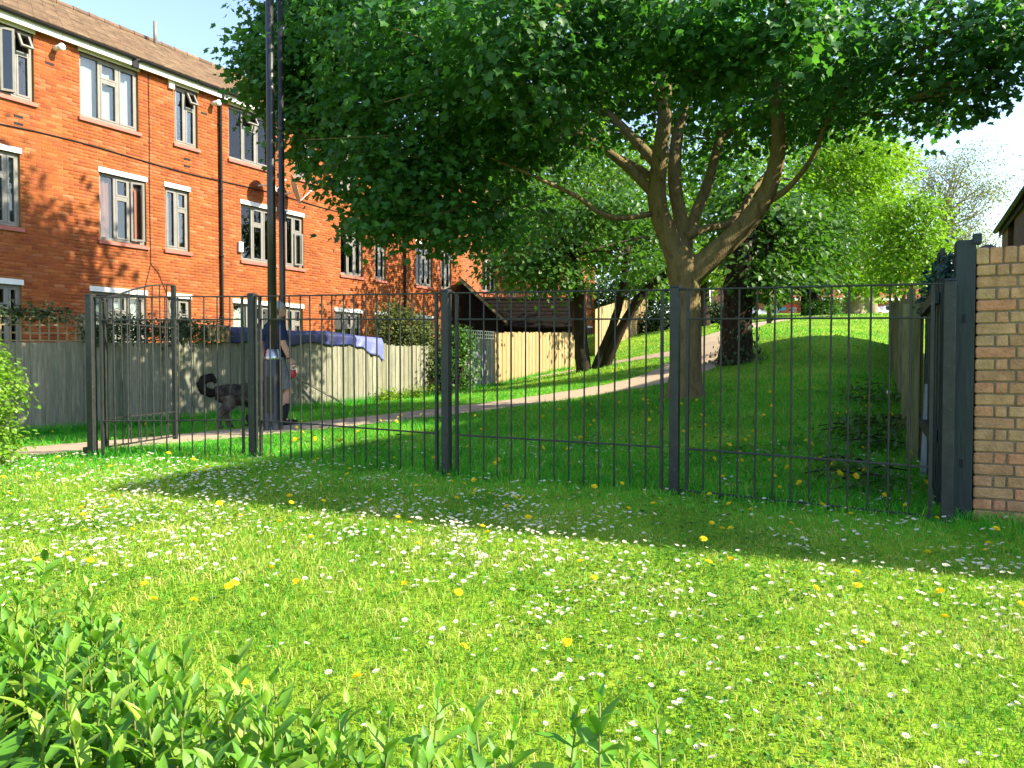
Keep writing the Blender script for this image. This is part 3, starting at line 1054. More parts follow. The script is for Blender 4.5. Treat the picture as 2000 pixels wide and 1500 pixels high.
for x0 in (0, Lh - .25):
    e = .25
    hm.add([(x0, -half + .25, -.5), (x0 + e, -half + .25, -.5), (x0 + e, half - .25, -.5), (x0, half - .25, -.5),
            (x0, -half + .25, HE), (x0 + e, -half + .25, HE), (x0 + e, half - .25, HE), (x0, half - .25, HE), (x0, 0, HR - .1), (x0 + e, 0, HR - .1)],
           [(3, 2, 1, 0), (0, 4, 8, 7, 3), (1, 2, 6, 9, 5), (0, 1, 5, 4), (2, 3, 7, 6), (4, 5, 9, 8), (6, 7, 8, 9)])
hm.bb(.3, Lh - .3, -.1, .1, -.5, HE + 1)
hm.build('wall', M['bricktexdark'], hs)
rf = MB()
ov = .1
pitch_ = (HR - HE) / half
for sg in (-1, 1):
    for r_ in range(10):
        a = (half + ov) * (1 - r_ / 10)
        b = (half + ov) * (1 - (r_ + 1) / 10) - (.04 if r_ < 9 else 0)
        za, zb = HR - pitch_ * a + .03, HR - pitch_ * b
        rf.add([(-.1, sg * a, za), (Lh + .1, sg * a, za), (Lh + .1, sg * b, zb), (-.1, sg * b, zb), (-.1, sg * a, za - .06), (Lh + .1, sg * a, za - .06), (Lh + .1, sg * b, zb - .06), (-.1, sg * b, zb - .06)],
               [(0, 1, 2, 3), (7, 6, 5, 4), (0, 4, 5, 1), (1, 5, 6, 2), (2, 6, 7, 3), (3, 7, 4, 0)])
rf.build('roof', M['darktile'], hs)
MB().bb(-.1, Lh + .1, half + .03, half + .055, HE - .22, HE - .07).build('fascia', M['dark'], hs)
MB().tube([(-.1, half + .13, HE - .09), (Lh + .1, half + .13, HE - .09)], .05, 8).build('gutter', M['dark'], hs, smooth=True)
for (a, b, c, d) in wr:
    f = MB()
    y0, y1 = half - .16, half - .1
    f.bb(a, a + .07, y0, y1, c, d); f.bb(b - .07, b, y0, y1, c, d); f.bb(a + .07, b - .07, y0, y1, c, c + .07); f.bb(a + .07, b - .07, y0, y1, d - .07, d)
    f.bb((a + b) / 2 - .035, (a + b) / 2 + .035, y0, y1 + .004, c + .07, d - .07)
    wo = f.build('window', M['upvc'], hs)
    MB().bb(a + .06, (a + b) / 2 - .03, half - .135, half - .125, c + .06, d - .06).build('pane', M['glass'], wo)
    MB().bb((a + b) / 2 + .03, b - .06, half - .135, half - .125, c + .06, d - .06).build('pane', M['glass'], wo)
    MB().bb(a - .05, b + .05, half - .09, half + .05, c - .08, c - .002).build('sill', M['sillred'], wo)
hdish = MB()
cD = Vector((Lh - 3.0, half + .45, 3.05))
vv, ff = [], []
fD = Vector((.75, .65, .2)).normalized()
uD = Vector((0, 0, 1)).cross(fD).normalized(); vD = fD.cross(uD)
for sd_ in (0, 1):
    for a, h in ((0.02, 0), (.5, .04), (1, .13)):
        for k in range(18):
            t = 2 * math.pi * k / 18
            vv.append(cD + (uD * math.cos(t) + vD * math.sin(t)) * .36 * a + fD * (h + .012 * sd_))
for sd_ in (0, 1):
    for i in range(2):
        for k in range(18):
            fa = (sd_ * 54 + i * 18 + k, sd_ * 54 + i * 18 + (k + 1) % 18, sd_ * 54 + (i + 1) * 18 + (k + 1) % 18, sd_ * 54 + (i + 1) * 18 + k)
            ff.append(fa if sd_ else fa[::-1])
hdish.add(vv, ff)
hdish.tube([(Lh - 3.0, half, 2.95), (Lh - 3.0, half + .45, 3.0)], .02, 6)
hdish.build('satellite_dish', M['greydoor'], hs, smooth=True)

# ================================================================== BUFF BRICK WALL AND DARK GREEN POST (right foreground)
FD = Vector((.905, -.425, 0)).normalized()
WROT = math.atan2(FD.y, FD.x)
WB = Vector((2.955, 4.90, 0))
WALL_L = 1.75
gw = g1(3.3, 4.7)
bw = thing('brick_wall', 'buff and reddish brick garden wall with header coping at the right edge', 'wall', (WB.x, WB.y, 0), WROT)
TOPW = 1.775
ncourse = 24
c0 = TOPW - .103 - ncourse * .0745
MB().bb(.012, WALL_L, .012, .205, c0 - .25, TOPW - .012).build('mortar', M['wallmortar'], bw)
bcache = {}


def wbrick(x0, x1, z0, z1, y0=0.0, y1=.216):
    key = (round(x1 - x0, 3), round(z1 - z0, 3), rnd.randrange(3))
    if key not in bcache:
        rr = random.Random(hash(key) % 9999)
        mb = MB()
        mb.bb(0, x1 - x0, y0, y1, 0, z1 - z0)
        me = bpy.data.meshes.new('brick')
        bm_ = bmesh.new()
        vsx = [bm_.verts.new((v[0] + rr.uniform(-.003, .003), v[1] + rr.uniform(-.002, .002), v[2] + rr.uniform(-.002, .002))) for v in mb.v]
        for f in mb.f:
            bm_.faces.new([vsx[i] for i in f])
        bmesh.ops.bevel(bm_, geom=list(bm_.edges), offset=.006, segments=1, affect='EDGES')
        bmesh.ops.recalc_face_normals(bm_, faces=bm_.faces)
        bm_.to_mesh(me); bm_.free()
        me.materials.append(M['wallbrick'])
        bcache[key] = me
    o = link('brick', bcache[key], bw)
    o.location = (x0, rnd.uniform(-.004, .003), z0)
    o.rotation_euler = (0, rnd.uniform(-.006, .006), rnd.uniform(-.008, .008))


for r_ in range(-2, ncourse):
    z0 = c0 + r_ * .0745
    x = 0
    if r_ % 2:
        for wdt in (.102, .062):
            wbrick(x, x + wdt, z0, z0 + .065); x += wdt + .010
    while x < WALL_L - .05:
        e = min(x + .215, WALL_L)
        wbrick(x, e, z0, z0 + .065)
        x = e + .010
x = 0
while x < WALL_L - .03:
    wbrick(x, x + .0655, TOPW - .103, TOPW); x += .0745

# dark green post, with slots, and the ivied dark fence running back from it
gp = thing('timber_post', 'tall dark green post with two dark slots beside the buff brick wall', 'post', (2.862, 4.945, 0), WROT)
pb = MB()
pb.bb(-.012, .098, 0, .16, -.1, 1.83)
pb.build('post', M['greenwood'], gp, bevel=.006)
for zz in (1.30, .37):
    MB().bb(.025, .045, -.003, .01, zz, zz + .055).build('slot', M['black'], gp)
MB().bb(.08, .128, -.012, .06, 1.80, 1.865).build('bracket', M['greenwood'], gp, bevel=.004)

bdir = Vector((.43, .90, 0)).normalized()
BF0 = Vector((2.93, 5.22, 0))
brot = math.atan2(bdir.y, bdir.x)
df = thing('timber_fence', 'ivy-topped dark green board fence running back from the green post', 'fence', (BF0.x, BF0.y, 0), brot)
bmesh_cache = {}


def fence_boards(parent, s0, s1, wdt, topf, botf, mat, thick=.018, y=0, jit=.012, name='board', lap=True, rr=rnd, taper=False):
    """One object per board; topf/botf give heights along the fence."""
    s = s0
    i = 0
    while s < s1 - .01:
        e = min(s + wdt, s1)
        mb = MB()
        t = topf((s + e) / 2) + rr.uniform(-jit, jit)
        b = botf((s + e) / 2)
        yo = y + (.009 if (i % 2 and lap) else 0) + rr.uniform(-.003, .003)
        tl = rr.uniform(-.002, .002)
        x0, x1 = s + .0015, e - .0015 + (.006 if lap else 0)
        mb.add([(x0, yo, b), (x1, yo + .004, b), (x1, yo + thick, b), (x0, yo + thick, b), (x0 + tl, yo, t), (x1 + tl, yo + .004, t + tl), (x1 + tl, yo + thick, t + tl), (x0 + tl, yo + thick, t)],
               [(3, 2, 1, 0), (4, 5, 6, 7), (0, 1, 5, 4), (1, 2, 6, 5), (2, 3, 7, 6), (3, 0, 4, 7)])
        mb.build(name, mat, parent)
        s = e
        i += 1


def gl(origin, d):
    return lambda s: g1(origin.x + d.x * s, origin.y + d.y * s)


gB = gl(BF0, bdir)
fence_boards(df, 0, 1.7, .14, lambda s: 1.82 - .06 * s - (.10 if s > .9 else 0), lambda s: gB(s) - .05, M['greenwood'], .025)
for zz in (1.45, .5):
    MB().bb(0, 1.7, .03, .075, zz, zz + .08).build('rail', M['greenwood'], df)
mf = thing('timber_fence', 'mossy old board fence receding up the lawn on the right', 'fence', (BF0.x + bdir.x * 1.7 - .05, BF0.y + bdir.y * 1.7, 0), brot)
mo = Vector((BF0.x + bdir.x * 1.7 - .05, BF0.y + bdir.y * 1.7, 0))
gM = gl(mo, bdir)
fence_boards(mf, 0, 13.5, .15, lambda s: gM(s) + 1.42 - .02 * s + .10 * (int(s / 1.8) % 2), lambda s: gM(s) - .05, M['boardold'], .022, jit=.03)
pm_ = MB()
for s in np.arange(0, 13.6, 1.8):
    MB().bb(s - .05, s + .05, .03, .12, gM(s) - .1, gM(s) + 1.38 - .02 * s).build('post', M['boardold'], mf)
rb = thing('loose_boards', 'two grey painted boards leaning at the foot of the old fence', 'boards', (3.42, 6.25, 0), brot)
for k, (dx, ht, tilt) in enumerate(((0, .78, .04), (.16, .62, -.03))):
    mb = MB()
    mb.box((dx, .0 - .01 * k, g1(3.42, 6.25) + ht / 2 - .04), (.13, .02, ht), Matrix.Rotation(tilt, 3, 'Y') @ Matrix.Rotation(-.1, 3, 'X'))
    mb.build('board', M['boardgrey'], rb)
rb.rotation_euler = (0, 0, WROT)
sp = W(1765, 760, 8.3)
stk = MB()
stk.tube([Vector((4.25, 8.25, g1(4.25, 8.25) + .0)), Vector((4.42, 8.45, g1(4.3, 8.4) + .25)), Vector((4.53, 8.6, g1(4.3, 8.4) + .50))], [.014, .012, .009], 6)
tag(stk.build('stick', M['slat']), 'thin brown stick leaning against the mossy fence on the right', 'stick')

# ================================================================== METAL RAILINGS
POSTS = [(-3.97, 7.25), (-2.46, 7.29), (-.544, 6.375), (1.206, 5.69), (2.765, 4.86)]
PH = 1.535
gz = [g1(*p) for p in POSTS]
PLAB = ['leftmost railing post, carrying the open gate, with a latch near its foot', 'black railing post directly left of the lamp post and the walker',
        'black railing post in front of the climbing plant and blue gate', 'black railing post in front of the maple trunk', 'black railing post against the dark green timber post at right']
for i, (x, y) in enumerate(POSTS):
    nx_ = POSTS[min(i + 1, 4)]
    pv = POSTS[max(i - 1, 0)]
    rz = math.atan2(nx_[1] - pv[1], nx_[0] - pv[0]) if i else math.atan2(-.2, 1)
    t = thing('railing_post', PLAB[i], 'post', (x, y, gz[i]), rz, 'posts of the black railings')
    MB().bb(-.034, .034, -.034, .034, -.15, PH - .004).build('post', M['metal'], t, bevel=.006)
    cp = MB()
    cp.add([(-.037, -.037, PH - .004), (.037, -.037, PH - .004), (.037, .037, PH - .004), (-.037, .037, PH - .004), (-.03, -.03, PH + .01), (.03, -.03, PH + .01), (.03, .03, PH + .01), (-.03, .03, PH + .01)],
           [(3, 2, 1, 0), (4, 5, 6, 7), (0, 1, 5, 4), (1, 2, 6, 5), (2, 3, 7, 6), (3, 0, 4, 7)])
    cp.build('cap', M['metal'], t)
    if i in (1, 2, 3):
        MB().tube([(-.085, -.02, PH - .02), (.085, -.02, PH - .02)], .010, 6).build('clamp', M['metal'], t)
    if i == 0:
        MB().bb(-.085, -.04, -.03, .02, .02, .10).build('latch', M['metal'], t, bevel=.004)
RLAB = ['railing panel between the leftmost post and the post by the lamp post', 'railing panel in front of the walker, left of the climbing plant post',
        'railing panel in front of the pale path, left of the maple trunk', 'railing panel in front of the lawn, right of the maple trunk']
for i in range(4):
    a = Vector((*POSTS[i], gz[i])); b = Vector((*POSTS[i + 1], gz[i + 1]))
    if i == 3:
        b = b + Vector((.0, .0, -.0))
    d = Vector((b.x - a.x, b.y - a.y, 0))
    Ln = d.length
    t = thing('metal_railing', RLAB[i], 'railing', a, math.atan2(d.y, d.x), 'panels of the black railings')
    sl = (b.z - a.z) / Ln

    def zl(s, h):
        return h + sl * s
    g0, g1_ = .095, Ln - .095
    e0, e1 = .04, Ln - .04
    if i == 2:
        e0 = .04
    for nm, h, th in (('top_rail', 1.515, .012), ('upper_rail', 1.30, .012), ('lower_rail', .345, .012)):
        m_ = MB()
        ea, eb = (e0, e1) if nm == 'top_rail' else (g0, g1_)
        m_.beam((ea, 0, zl(ea, h)), (eb, 0, zl(eb, h)), .030, th)
        m_.build(nm, M['metal'], t, bevel=.003)
    if i == 3:
        m_ = MB()
        m_.beam((e0, 0, zl(e0, .035)), (e1 - .02, 0, zl(e1, .03)), .03, .012)
        m_.build('bottom_rail', M['metal'], t)
    for s in (g0, g1_):
        MB().bb(s - .011, s + .011, -.014, .014, zl(s, -.08), zl(s, 1.509)).build('stile', M['metal'], t)
    nb = max(4, round((g1_ - g0) / .122))
    barm = {}
    mb = MB()
    mb.tube([(0, 0, -.08), (0, 0, 1.51)], .0068, 8, False)
    bar0 = None
    for k in range(1, nb):
        s = g0 + (g1_ - g0) * k / nb
        if bar0 is None:
            bar0 = mb.build('bar', M['metal'], t, smooth=True)
            o = bar0
        else:
            o = link('bar', bar0.data, t)
        o.location = (s, 0, sl * s)
        o.rotation_euler = (rnd.uniform(-.004, .004), rnd.uniform(-.005, .005), 0)

# open gate leaf
ga = Vector((-3.90, 7.33, 0)); gb = Vector((-3.70, 8.42, 0))
d = gb - ga
Ln = d.length
gt_ = thing('metal_gate', 'open metal gate leaf with a curved top swung back from the leftmost post', 'gate', (ga.x, ga.y, gz[0]), math.atan2(d.y, d.x))


def arch(s):
    t = s / Ln
    return 1.50 + .24 * math.sin(t * math.pi / 2) ** 1.1


for s, h in ((.02, 1.48), (Ln, 1.74)):
    MB().bb(s - .02, s + .02, -.02, .02, .06, h).build('stile', M['metal'], gt_)
m_ = MB()
pts = [(s, 0, arch(s)) for s in np.linspace(0, Ln, 12)]
for p, q in zip(pts[:-1], pts[1:]):
    m_.beam(p, q, .032, .012)
m_.build('top_rail', M['metal'], gt_)
for nm, h in (('upper_rail', 1.28), ('lower_rail', .36), ('bottom_rail', .09)):
    MB().beam((.02, 0, h), (Ln, 0, h), .03, .012).build(nm, M['metal'], gt_)
for k in range(1, 9):
    s = .02 + (Ln - .02) * k / 9
    MB().tube([(s, 0, .09), (s, 0, arch(s))], .0065, 8, False).build('bar', M['metal'], gt_, smooth=True)

# ================================================================== TIMBER GARDEN FENCES ALONG THE TERRACE
FDIR = Vector((.493, .870, 0))


def zF(px):
    u = (px - 1000) / FPX
    return 13.42 / (.567 - u)


def FP(px):
    z_ = zF(px)
    return Vector((-6.9 + .567 * (z_ - 11.5), z_, 0))


def fence_at(name, label, pa, pb):
    a, b = FP(pa), FP(pb)
    t = thing(name, label, 'fence', (a.x, a.y, 0), ROT)
    return t, a, (b - a).length


def ground_along(o):
    return lambda s: g1(o.x + FDIR.x * s, o.y + FDIR.y * s) - .06


f1, o1, L1 = fence_at('timber_fence', 'shaded grey-green board fence at far left, under the ivied trellis', -90, 437)
b1 = ground_along(o1)
fence_boards(f1, 0, L1, .10, lambda s: 1.31 + .024 * s, b1, M['board'], .018)
for s in np.arange(0, L1 + .1, 1.83):
    MB().bb(s - .05, s + .05, .03, .12, b1(s), 1.75 + .024 * s).build('post', M['board'], f1)
for zz in (1.1, .3):
    MB().bb(0, L1, .03, .07, zz, zz + .08).build('rail', M['board'], f1)
# trellis on top
tr = thing('trellis', 'brown square lattice trellis on top of the left board fence', 'trellis', (o1.x, o1.y, 0), ROT)
for s in np.arange(.06, L1, .135):
    MB().bb(s - .011, s + .011, .0, .010, 1.325 + .024 * s, 1.70 + .024 * s).build('slat', M['slat'], tr)
for h in (1.34, 1.455, 1.57, 1.69):
    MB().beam((0, .016, h), (L1, .016, h + .024 * L1), .010, .022).build('slat', M['slat'], tr)

f2, o2, L2 = fence_at('timber_fence', 'grey weathered board fence hung with the blue tarpaulin', 437, 842)
b2 = ground_along(o2)
fence_boards(f2, 0, L2, .085, lambda s: 1.50 + .13 * min(1, s / 2.2) - .16 * max(0, min(1, (s - 3.2) / 1.6)) + .02 * math.sin(s * 2), b2, M['board'], .018, jit=.02)
for s in np.arange(0.1, L2, 1.83):
    MB().bb(s - .05, s + .05, .035, .12, b2(s), 1.42).build('post', M['board'], f2)
pl = MB()
a = FP(574); b = FP(648)
nrm = Vector((.87, -.493, 0))
a = a + nrm * .10; b = b + nrm * .35
pl.beam((a.x, a.y, W(574, 738, zF(574)).z), (b.x, b.y, W(648, 788, zF(648)).z), .05, .035)
tag(pl.build('timber_prop', M['board']), 'pale timber batten leaning diagonally against the grey board fence', 'plank')

f3, o3, L3 = fence_at('garden_gate', 'flaking blue board gate with a pale lattice top', 905, 966)
f3['category'] = 'gate'
b3 = ground_along(o3)
fence_boards(f3, 0, L3, .12, lambda s: 1.70, b3, M['boardblue'], .02)
for s in np.arange(.05, L3, .12):
    MB().bb(s - .012, s + .012, 0, .012, 1.70, 1.95).build('slat', M['white'], f3)
for h in (1.74, 1.84, 1.94):
    MB().bb(0, L3, .013, .024, h - .012, h + .012).build('slat', M['white'], f3)
f4, o4, L4 = fence_at('timber_fence', 'sunlit tan board fence ending in a rounded corner by the dark tree', 966, 1122)
b4 = ground_along(o4)
fence_boards(f4, 0, L4, .12, lambda s: 1.93 + .032 * s - (.30 * max(0, (s - L4 + .35) / .35) ** 2), b4, M['boardtan'], .02, jit=.02)
for s in np.arange(.1, L4, 1.6):
    MB().bb(s - .05, s + .05, .035, .12, b4(s), 1.9).build('post', M['boardtan'], f4)
fa, fb = Vector((3.3, 30.5, 0)), Vector((7.6, 43.0, 0))
dd = (fb - fa)
f5 = thing('timber_fence', 'distant pale board fence seen between the dark tree trunks and the maple', 'fence', (fa.x, fa.y, 0), math.atan2(dd.y, dd.x))
dn = dd.normalized()
b5 = lambda s: g1(fa.x + dn.x * s, fa.y + dn.y * s)
fence_boards(f5, 0, dd.length, .2, lambda s: b5(s) + 1.85, lambda s: b5(s) - .05, M['boardtan'], .02, jit=.02)

# blue tarpaulin over the fence
tp = thing('tarpaulin', 'dark blue tarpaulin with its sunlit end painted lilac draped over the board fence', 'tarpaulin', (o2.x, o2.y, 0), ROT)
s_a, s_m, s_b = .1, (FP(680) - o2).length, (FP(748) - o2).length


def tarp(sa, sb, mat, nm, drop, seed):
    rr = random.Random(seed)
    nS, nT = 34, 14
    vv = []
    for i in range(nS + 1):
        s = sa + (sb - sa) * i / nS
        for j in range(nT + 1):
            t = j / nT
            # from garden side over the top and down the front
            top = 1.70 - .10 * max(0, (s - s_m) / max(.1, s_b - s_m)) + .02 * math.sin(s * 3)
            dr = drop(s)
            if t < .35:
                y = .9 * (1 - t / .35) + .06
                z_ = top + .02 * (1 - t / .35) + .012 * math.sin(s * 6 + t * 9)
            else:
                q = (t - .35) / .65
                y = .03 - .07 * min(1, q * 4) - .022 * math.sin(s * 13 + q * 3) * q - .012 * math.sin(s * 29 + q * 5) * q
                z_ = top - dr * q
            vv.append((s, y, z_))
    n1 = nT + 1
    ff = [(i * n1 + j, i * n1 + j + 1, (i + 1) * n1 + j + 1, (i + 1) * n1 + j) for i in range(nS) for j in range(nT)]
    o = MB().add(vv, ff).build(nm, mat, tp, smooth=True)
    sm = o.modifiers.new('thickness', 'SOLIDIFY'); sm.thickness = .004
    return o


tarp(s_a, s_m + .25, M['tarp'], 'sheet', lambda s: .28 + .03 * math.sin(s * 5), 1)
tarp(s_m + .23, s_b, M['tarplit'], 'sunlit_sheet', lambda s: .22 + .32 * max(0, (s - s_m) / (s_b - s_m)) ** 1.5 + .03 * math.sin(s * 11), 2)
# small wooden planter box hooked on the fence (left of the tarpaulin)
pxb = FP(416)
pbx = thing('hanging_box', 'small slatted wooden box on the fence just left of the blue tarpaulin', 'box', (pxb.x + .05, pxb.y - .03, 1.42), ROT)
for k in range(5):
    MB().bb(-.22 + k * .095, -.15 + k * .095, -.10, -.08, 0, .26).build('slat', M['boardtan'], pbx)
MB().bb(-.24, .26, -.08, .03, .0, .03).bb(-.24, .26, -.11, -.08, .26, .30).bb(-.24, .26, .03, .05, 0, .26).build('frame', M['slat'], pbx)

# dark outbuilding behind the tan fence: a tiled garage and a steep lean-to
OBY = 29.5
oa, obb = W(925, 640, OBY), W(1112, 640, OBY)
zr, ze = W(1000, 585, OBY + 1.6).z, W(1000, 640, OBY).z
ob = thing('garden_outbuilding', 'dark shaded outbuilding with brown tiled roof behind the tan fence', 'outbuilding', (oa.x, OBY, 0))
wl_ = obb.x - oa.x
mb = MB()
mb.bb(0, wl_, 0, 3.0, -.2, ze - .06)
mb.build('wall', M['outbuildingshade'], ob)
tiled_roof(ob, -.1, wl_ + .1, -.2, ze, 1.6, zr, M['outbuildingshade'], .3, .3)
la, lb_ = W(902, 545, OBY - .6), W(988, 628, OBY - .6)
lt = thing('lean_to', 'dark steep lean-to with pale sloping bargeboard beside the terrace end', 'outbuilding', (la.x, OBY - .6, 0))
lx_ = lb_.x - la.x
mb = MB()
pr = [(0, -.2), (lx_ - .1, -.2), (lx_ - .1, lb_.z + .05), (0, la.z - .12)]
mb.add([(x_, 0, z_) for x_, z_ in pr] + [(x_, 2.2, z_) for x_, z_ in pr], [(0, 1, 2, 3), (7, 6, 5, 4), (0, 4, 5, 1), (1, 5, 6, 2), (2, 6, 7, 3), (3, 7, 4, 0)])
mb.build('wall', M['outbuildingshade'], lt)
mb = MB(); mb.beam((-.1, 1.1, la.z + .06), (lx_ + .05, 1.1, lb_.z + .0), 2.5, .08, (0, 0, 1))
mb.build('roof', M['outbuildingshade'], lt)
MB().beam((-.1, -.16, la.z + .0), (lx_ + .05, -.16, lb_.z - .06), .03, .10).build('bargeboard', M['slat'], lt)

# ================================================================== LAMP POST AND SECOND POLE
lp = W(534, 850, 10.0)
lg = g1(lp.x, lp.y)
lamp = thing('lamp_post', 'black street lamp column with a wide base and bright band beside the walker', 'lamp post', (lp.x, lp.y, lg))
MB().tube([(0, 0, -.1), (0, 0, .02), (0, 0, .04), (0, 0, .90), (0, 0, .94)], [.13, .13, .120, .120, .112], 20).build('base', M['lampmetal'], lamp, smooth=True, bevel=.004)
MB().tube([(0, 0, .94), (0, 0, .97), (0, 0, 1.07)], [.110, .098, .070], 20).build('band', M['steel'], lamp, smooth=True)
MB().tube([(0, 0, 1.06), (0, 0, 3), (0, 0, 7.6)], [.058, .054, .046], 18).build('column', M['lampmetal'], lamp, smooth=True)
hdl = MB()
hdl.tube([(0, 0, 7.55), (0, 0, 7.75), (.15, 0, 7.9), (.5, 0, 7.95)], [.035, .035, .033, .03], 10)
hdl.build('arm', M['lampmetal'], lamp, smooth=True)
MB().ell((.75, 0, 7.95), (.36, .13, .08)).build('lamp_head', M['lampmetal'], lamp, smooth=True)
MB().bb(-.05, .05, -.124, -.115, .25, .72).build('door', M['lampmetal'], lamp, bevel=.004)
p2 = W(554, 834, 11.15)
pole = thing('sign_pole', 'thin black pole standing close behind the lamp column', 'pole', (p2.x, p2.y, g1(p2.x, p2.y)))
MB().tube([(0, 0, -.1), (0, 0, 2), (0, 0, 6.15)], [.043, .043, .041], 14).build('pole', M['lampmetal'], pole, smooth=True)
MB().bb(-.16, .20, -.02, .02, 6.12, 6.7).build('sign_back', M['lampmetal'], pole, bevel=.01)
MB().tube([(0, 0, 4.25), (0, 0, 4.29)], .055, 12).tube([(.05, 0, 2.95), (.05, 0, 3.1)], .02, 8).build('clip', M['lampmetal'], pole)

# ================================================================== THE BIG MAPLE
TX = W(1338, 775, 12)
tg = g1(TX.x, TX.y)
maple = thing('maple_tree', 'large spreading maple with smooth forked trunk behind the railings', 'tree', (TX.x, TX.y, tg))


def loc(px, py, z_, root):
    return W(px, py, z_) - root


root = Vector((TX.x, TX.y, tg))
tm = MB()
limb(tm, [(0, 0, -.25), (0, 0, .03), loc(1338, 735, 12, root), loc(1340, 650, 12, root), loc(1339, 580, 12, root), loc(1334, 525, 12, root), loc(1322, 480, 11.97, root)],
     [.40, .32, .255, .235, .225, .255, .17], 16, 3, .06)
trunk = tm.build('trunk', M['bark'], maple, smooth=True)
LIMBS = [
    ([(1328, 520, 12), (1305, 460, 11.95), (1284, 400, 11.85), (1287, 320, 11.7), (1299, 220, 11.5), (1300, 120, 11.3), (1308, -60, 11.0), (1330, -260, 10.8)], [.20, .16, .145, .13, .105, .09, .07, .04]),
    ([(1332, 500, 12.1), (1330, 430, 12.25), (1318, 360, 12.35), (1322, 270, 12.5), (1345, 180, 12.8), (1370, 60, 13.2), (1390, -150, 13.5)], [.15, .12, .11, .10, .08, .07, .04]),
    ([(1338, 480, 12.15), (1358, 420, 12.4), (1385, 350, 12.7), (1405, 270, 13.0), (1420, 190, 13.4), (1440, 60, 14)], [.12, .09, .085, .075, .06, .03]),
    ([(1342, 545, 11.98), (1385, 505, 11.9), (1440, 455, 11.85), (1485, 400, 11.75), (1512, 335, 11.65), (1521, 265, 11.55), (1517, 170, 11.4), (1525, 40, 11.1), (1545, -180, 10.7)], [.20, .185, .165, .145, .125, .105, .095, .075, .04]),
    ([(1340, 462, 12.05), (1378, 446, 12.2), (1415, 440, 12.5), (1440, 420, 12.8), (1480, 360, 13.3), (1530, 300, 13.8)], [.075, .06, .065, .06, .045, .03]),
    ([(1500, 395, 11.75), (1545, 362, 11.6), (1588, 305, 11.4), (1618, 230, 11.2), (1670, 150, 10.8), (1760, 90, 10.4), (1880, 60, 10)], [.06, .045, .038, .034, .028, .02, .012]),
    ([(1270, 418, 11.85), (1220, 426, 11.5), (1175, 418, 11.2), (1130, 386, 10.9), (1060, 352, 10.6), (940, 300, 10.3)], [.05, .042, .04, .035, .028, .012]),
    ([(1282, 385, 11.85), (1215, 318, 11.9), (1110, 250, 12), (1010, 218, 12), (890, 195, 11.8), (760, 170, 11.6), (620, 170, 11.4)], [.09, .07, .058, .046, .035, .025, .012]),
    ([(1290, 330, 11.8), (1225, 258, 12.3), (1150, 190, 12.7), (1070, 130, 13), (980, 50, 13.2), (880, -40, 13.4)], [.09, .075, .065, .055, .04, .025]),
    ([(1282, 350, 12), (1190, 300, 12.8), (1080, 270, 13.4), (960, 262, 14), (850, 250, 14.3)], [.07, .05, .042, .03, .015]),
    ([(1298, 200, 11.5), (1220, 110, 10.8), (1130, 40, 10.2), (1020, -30, 9.6)], [.06, .05, .04, .02]),
    ([(1080, 140, 13), (940, 90, 12.2), (800, 25, 12.2), (660, 30, 12.3), (560, 45, 12.3)], [.035, .03, .024, .018, .01]),
    ([(1520, 200, 11.5), (1580, 120, 11), (1640, 40, 10.4), (1720, -60, 10)], [.05, .042, .035, .02]),
    ([(1405, 270, 13), (1480, 215, 13.5), (1560, 180, 13.9), (1660, 160, 14.2)], [.05, .04, .03, .015]),
    ([(1300, 130, 11.3), (1370, 40, 10.3), (1430, -20, 9.6), (1480, -60, 9)], [.05, .04, .03, .015]),
    ([(1010, 218, 12), (930, 280, 11.5), (860, 340, 11.2), (800, 390, 11)], [.028, .022, .016, .008]),
    ([(1110, 250, 12), (1040, 330, 12.4), (1000, 400, 12.6)], [.024, .016, .008]),
]
for i, (ps, rs) in enumerate(LIMBS):
    m_ = MB()
    limb(m_, [loc(*p, root) for p in ps], rs, 10 if rs[0] > .08 else 7, i, .08)
    m_.build('branch', M['bark'], maple, smooth=True)


def wb(px, py, z_, r, n):
    return (tuple(W(px, py, z_) - root), r, n)


